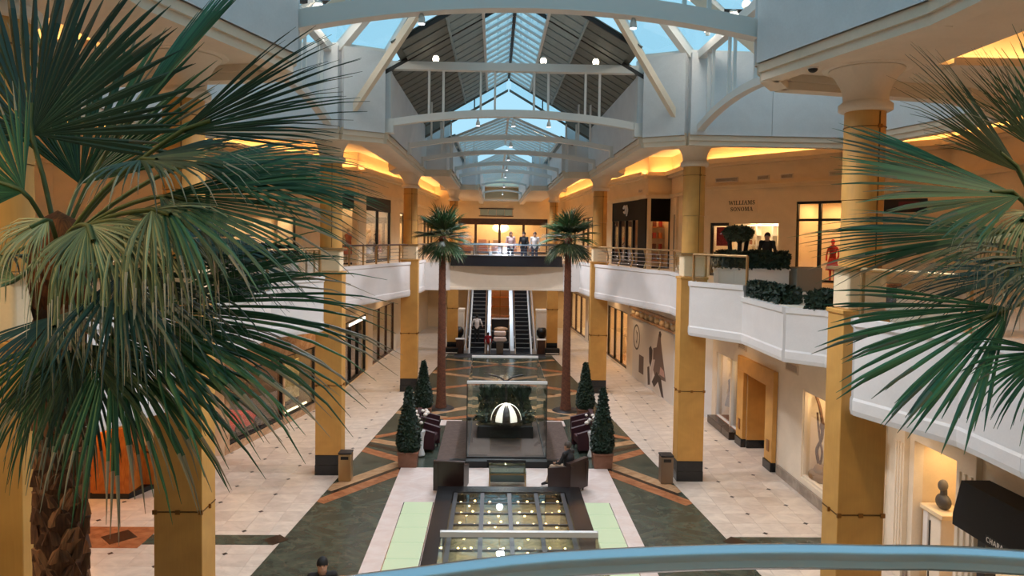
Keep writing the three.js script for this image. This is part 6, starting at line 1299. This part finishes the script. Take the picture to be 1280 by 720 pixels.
  for (const s of ['L', 'R']) {
    const e = V(...J['el' + s]), w = V(...J['wr' + s]), d = w.clone().sub(e).normalize(), side = V(0, 0, 1).cross(d).normalize(), q = side.lengthSq() < 0.1 ? V(1, 0, 0) : side, f = new THREE.Vector3().crossVectors(d, q).normalize();
    const palm = w.clone().addScaledVector(d, 0.05);
    paint(mv(new THREE.SphereGeometry(0.04, 10, 8), palm.x, palm.y, palm.z), skin);
    [[-0.028, 0.062], [-0.01, 0.075], [0.009, 0.07], [0.027, 0.055]].forEach(([off, len]) => { const r = palm.clone().addScaledVector(f, off).addScaledVector(d, 0.028), m = r.clone().addScaledVector(d, len * 0.55), t = m.clone().addScaledVector(d, len * 0.35).addScaledVector(q, 0.022); paint(tube([r, m, t], 0.0095, 6, 5), skin); });
    const b = palm.clone().addScaledVector(f, 0.03).addScaledVector(d, -0.02); paint(tube([b, b.clone().addScaledVector(f, 0.025).addScaledVector(d, 0.03), b.clone().addScaledVector(f, 0.03).addScaledVector(d, 0.062)], 0.011, 6, 5), skin);
  }
  g = mergeGeometries([g, ...extra.map((q) => { const r = new THREE.BufferGeometry(); for (const a of ['position', 'normal', 'color']) r.setAttribute(a, q.attributes[a]); return r; })], false);
  const t = thing('person', label, 'person', where, turn);
  t.scale.setScalar(k);
  mesh('body', g, bodyMat, t);
  const hair = new THREE.SphereGeometry(0.102, 16, 12, 0, Math.PI * 2, 0, Math.PI * 0.62); hair.scale(0.93, 1.12, 1.06); hair.rotateX(-0.5); hair.translate(hx, hy + 0.012, hz - 0.012);
  mesh('hair', [hair, ...(o.longHair ? [rbox(0.15, 0.22, 0.06, 0.03, hx, hy - 0.08, hz - 0.07)] : [])], S({ color: o.hair ?? 0x17110d, roughness: 0.7 }), t);
  return t;
}
const arms = (z) => ({ elL: [-0.24, 1.15, 0.02], elR: [0.24, 1.15, 0.02], wrL: [-0.2, 1.02, z], wrR: [0.2, 1.02, z] });
person('person in white shirt and dark trousers riding up the escalator', [-1.42, 0.455, -45.6], Math.PI, { top: [0.72, 0.68, 0.66], legs: [0.012, 0.012, 0.016], pose: { elL: [-0.3, 1.18, 0], elR: [0.3, 1.18, 0], wrL: [-0.34, 1.02, 0.18], wrR: [0.32, 1.0, 0.16] } });
person('small person in red top standing at the foot of the escalator', [-0.7, 0.02, -43.5], Math.PI, { height: 1.34, top: [0.3, 0.01, 0.025], legs: [0.3, 0.22, 0.18], hair: 0x2a1812, pose: { elL: [-0.28, 1.15, 0], elR: [0.28, 1.15, 0] } });
person('person in dark jacket and khaki trousers seated in a leather armchair', [1.66, 0.02, -20.32], -2.3, {
  top: [0.02, 0.018, 0.018], legs: [0.36, 0.27, 0.18], hair: 0x4a4038,
  pose: { hip: [0, 0.62, -0.1], chest: [0, 0.94, -0.14], neck: [0, 1.13, -0.12], head: [0, 1.27, -0.08], chin: [0, 1.2, -0.05], shL: [-0.18, 1.07, -0.12], shR: [0.18, 1.07, -0.12], elL: [-0.27, 0.82, -0.02], elR: [0.27, 0.82, -0.02], wrL: [-0.14, 0.74, 0.2], wrR: [0.14, 0.74, 0.2], hpL: [-0.1, 0.6, -0.08], hpR: [0.1, 0.6, -0.08], knL: [-0.12, 0.6, 0.36], knR: [0.13, 0.6, 0.36], anL: [-0.13, 0.13, 0.44], anR: [0.15, 0.13, 0.5], toL: [-0.14, 0.05, 0.6], toR: [0.17, 0.05, 0.66] },
});
person('person with black hair in dark coat walking on the green marble', [-3.18, 0, -12.1], 0.2, { top: [0.012, 0.011, 0.011], legs: [0.02, 0.02, 0.025], hair: 0x0a0807, pose: { knL: [-0.1, 0.5, 0.12], anL: [-0.1, 0.1, 0.16], toL: [-0.11, 0.06, 0.3], anR: [0.1, 0.1, -0.2], toR: [0.11, 0.04, -0.06] } });
person('person in black jacket standing by the clipped tree under the shop letters', [8.2, 5.6, -23.0], -0.5, { top: [0.008, 0.008, 0.009], legs: [0.012, 0.012, 0.014], hair: 0x2a1c16, pose: arms(0.22) });
person('person in pale pink top on the footbridge', [0.45, 5.6, -38.4], 0.3, { top: [0.6, 0.42, 0.4], legs: [0.03, 0.03, 0.05], hair: 0x6a4a38, longHair: true });
person('person in black top on the footbridge between two others', [1.15, 5.6, -38.7], -0.4, { top: [0.01, 0.01, 0.012], legs: [0.03, 0.03, 0.05], pose: arms(0.2) });
person('person in white top at the end of the group on the footbridge', [1.7, 5.6, -38.2], -0.2, { top: [0.62, 0.58, 0.56], legs: [0.04, 0.04, 0.06], hair: 0x3a2a20 });
scene.updateMatrixWorld(true);
renderer.render(scene, camera);
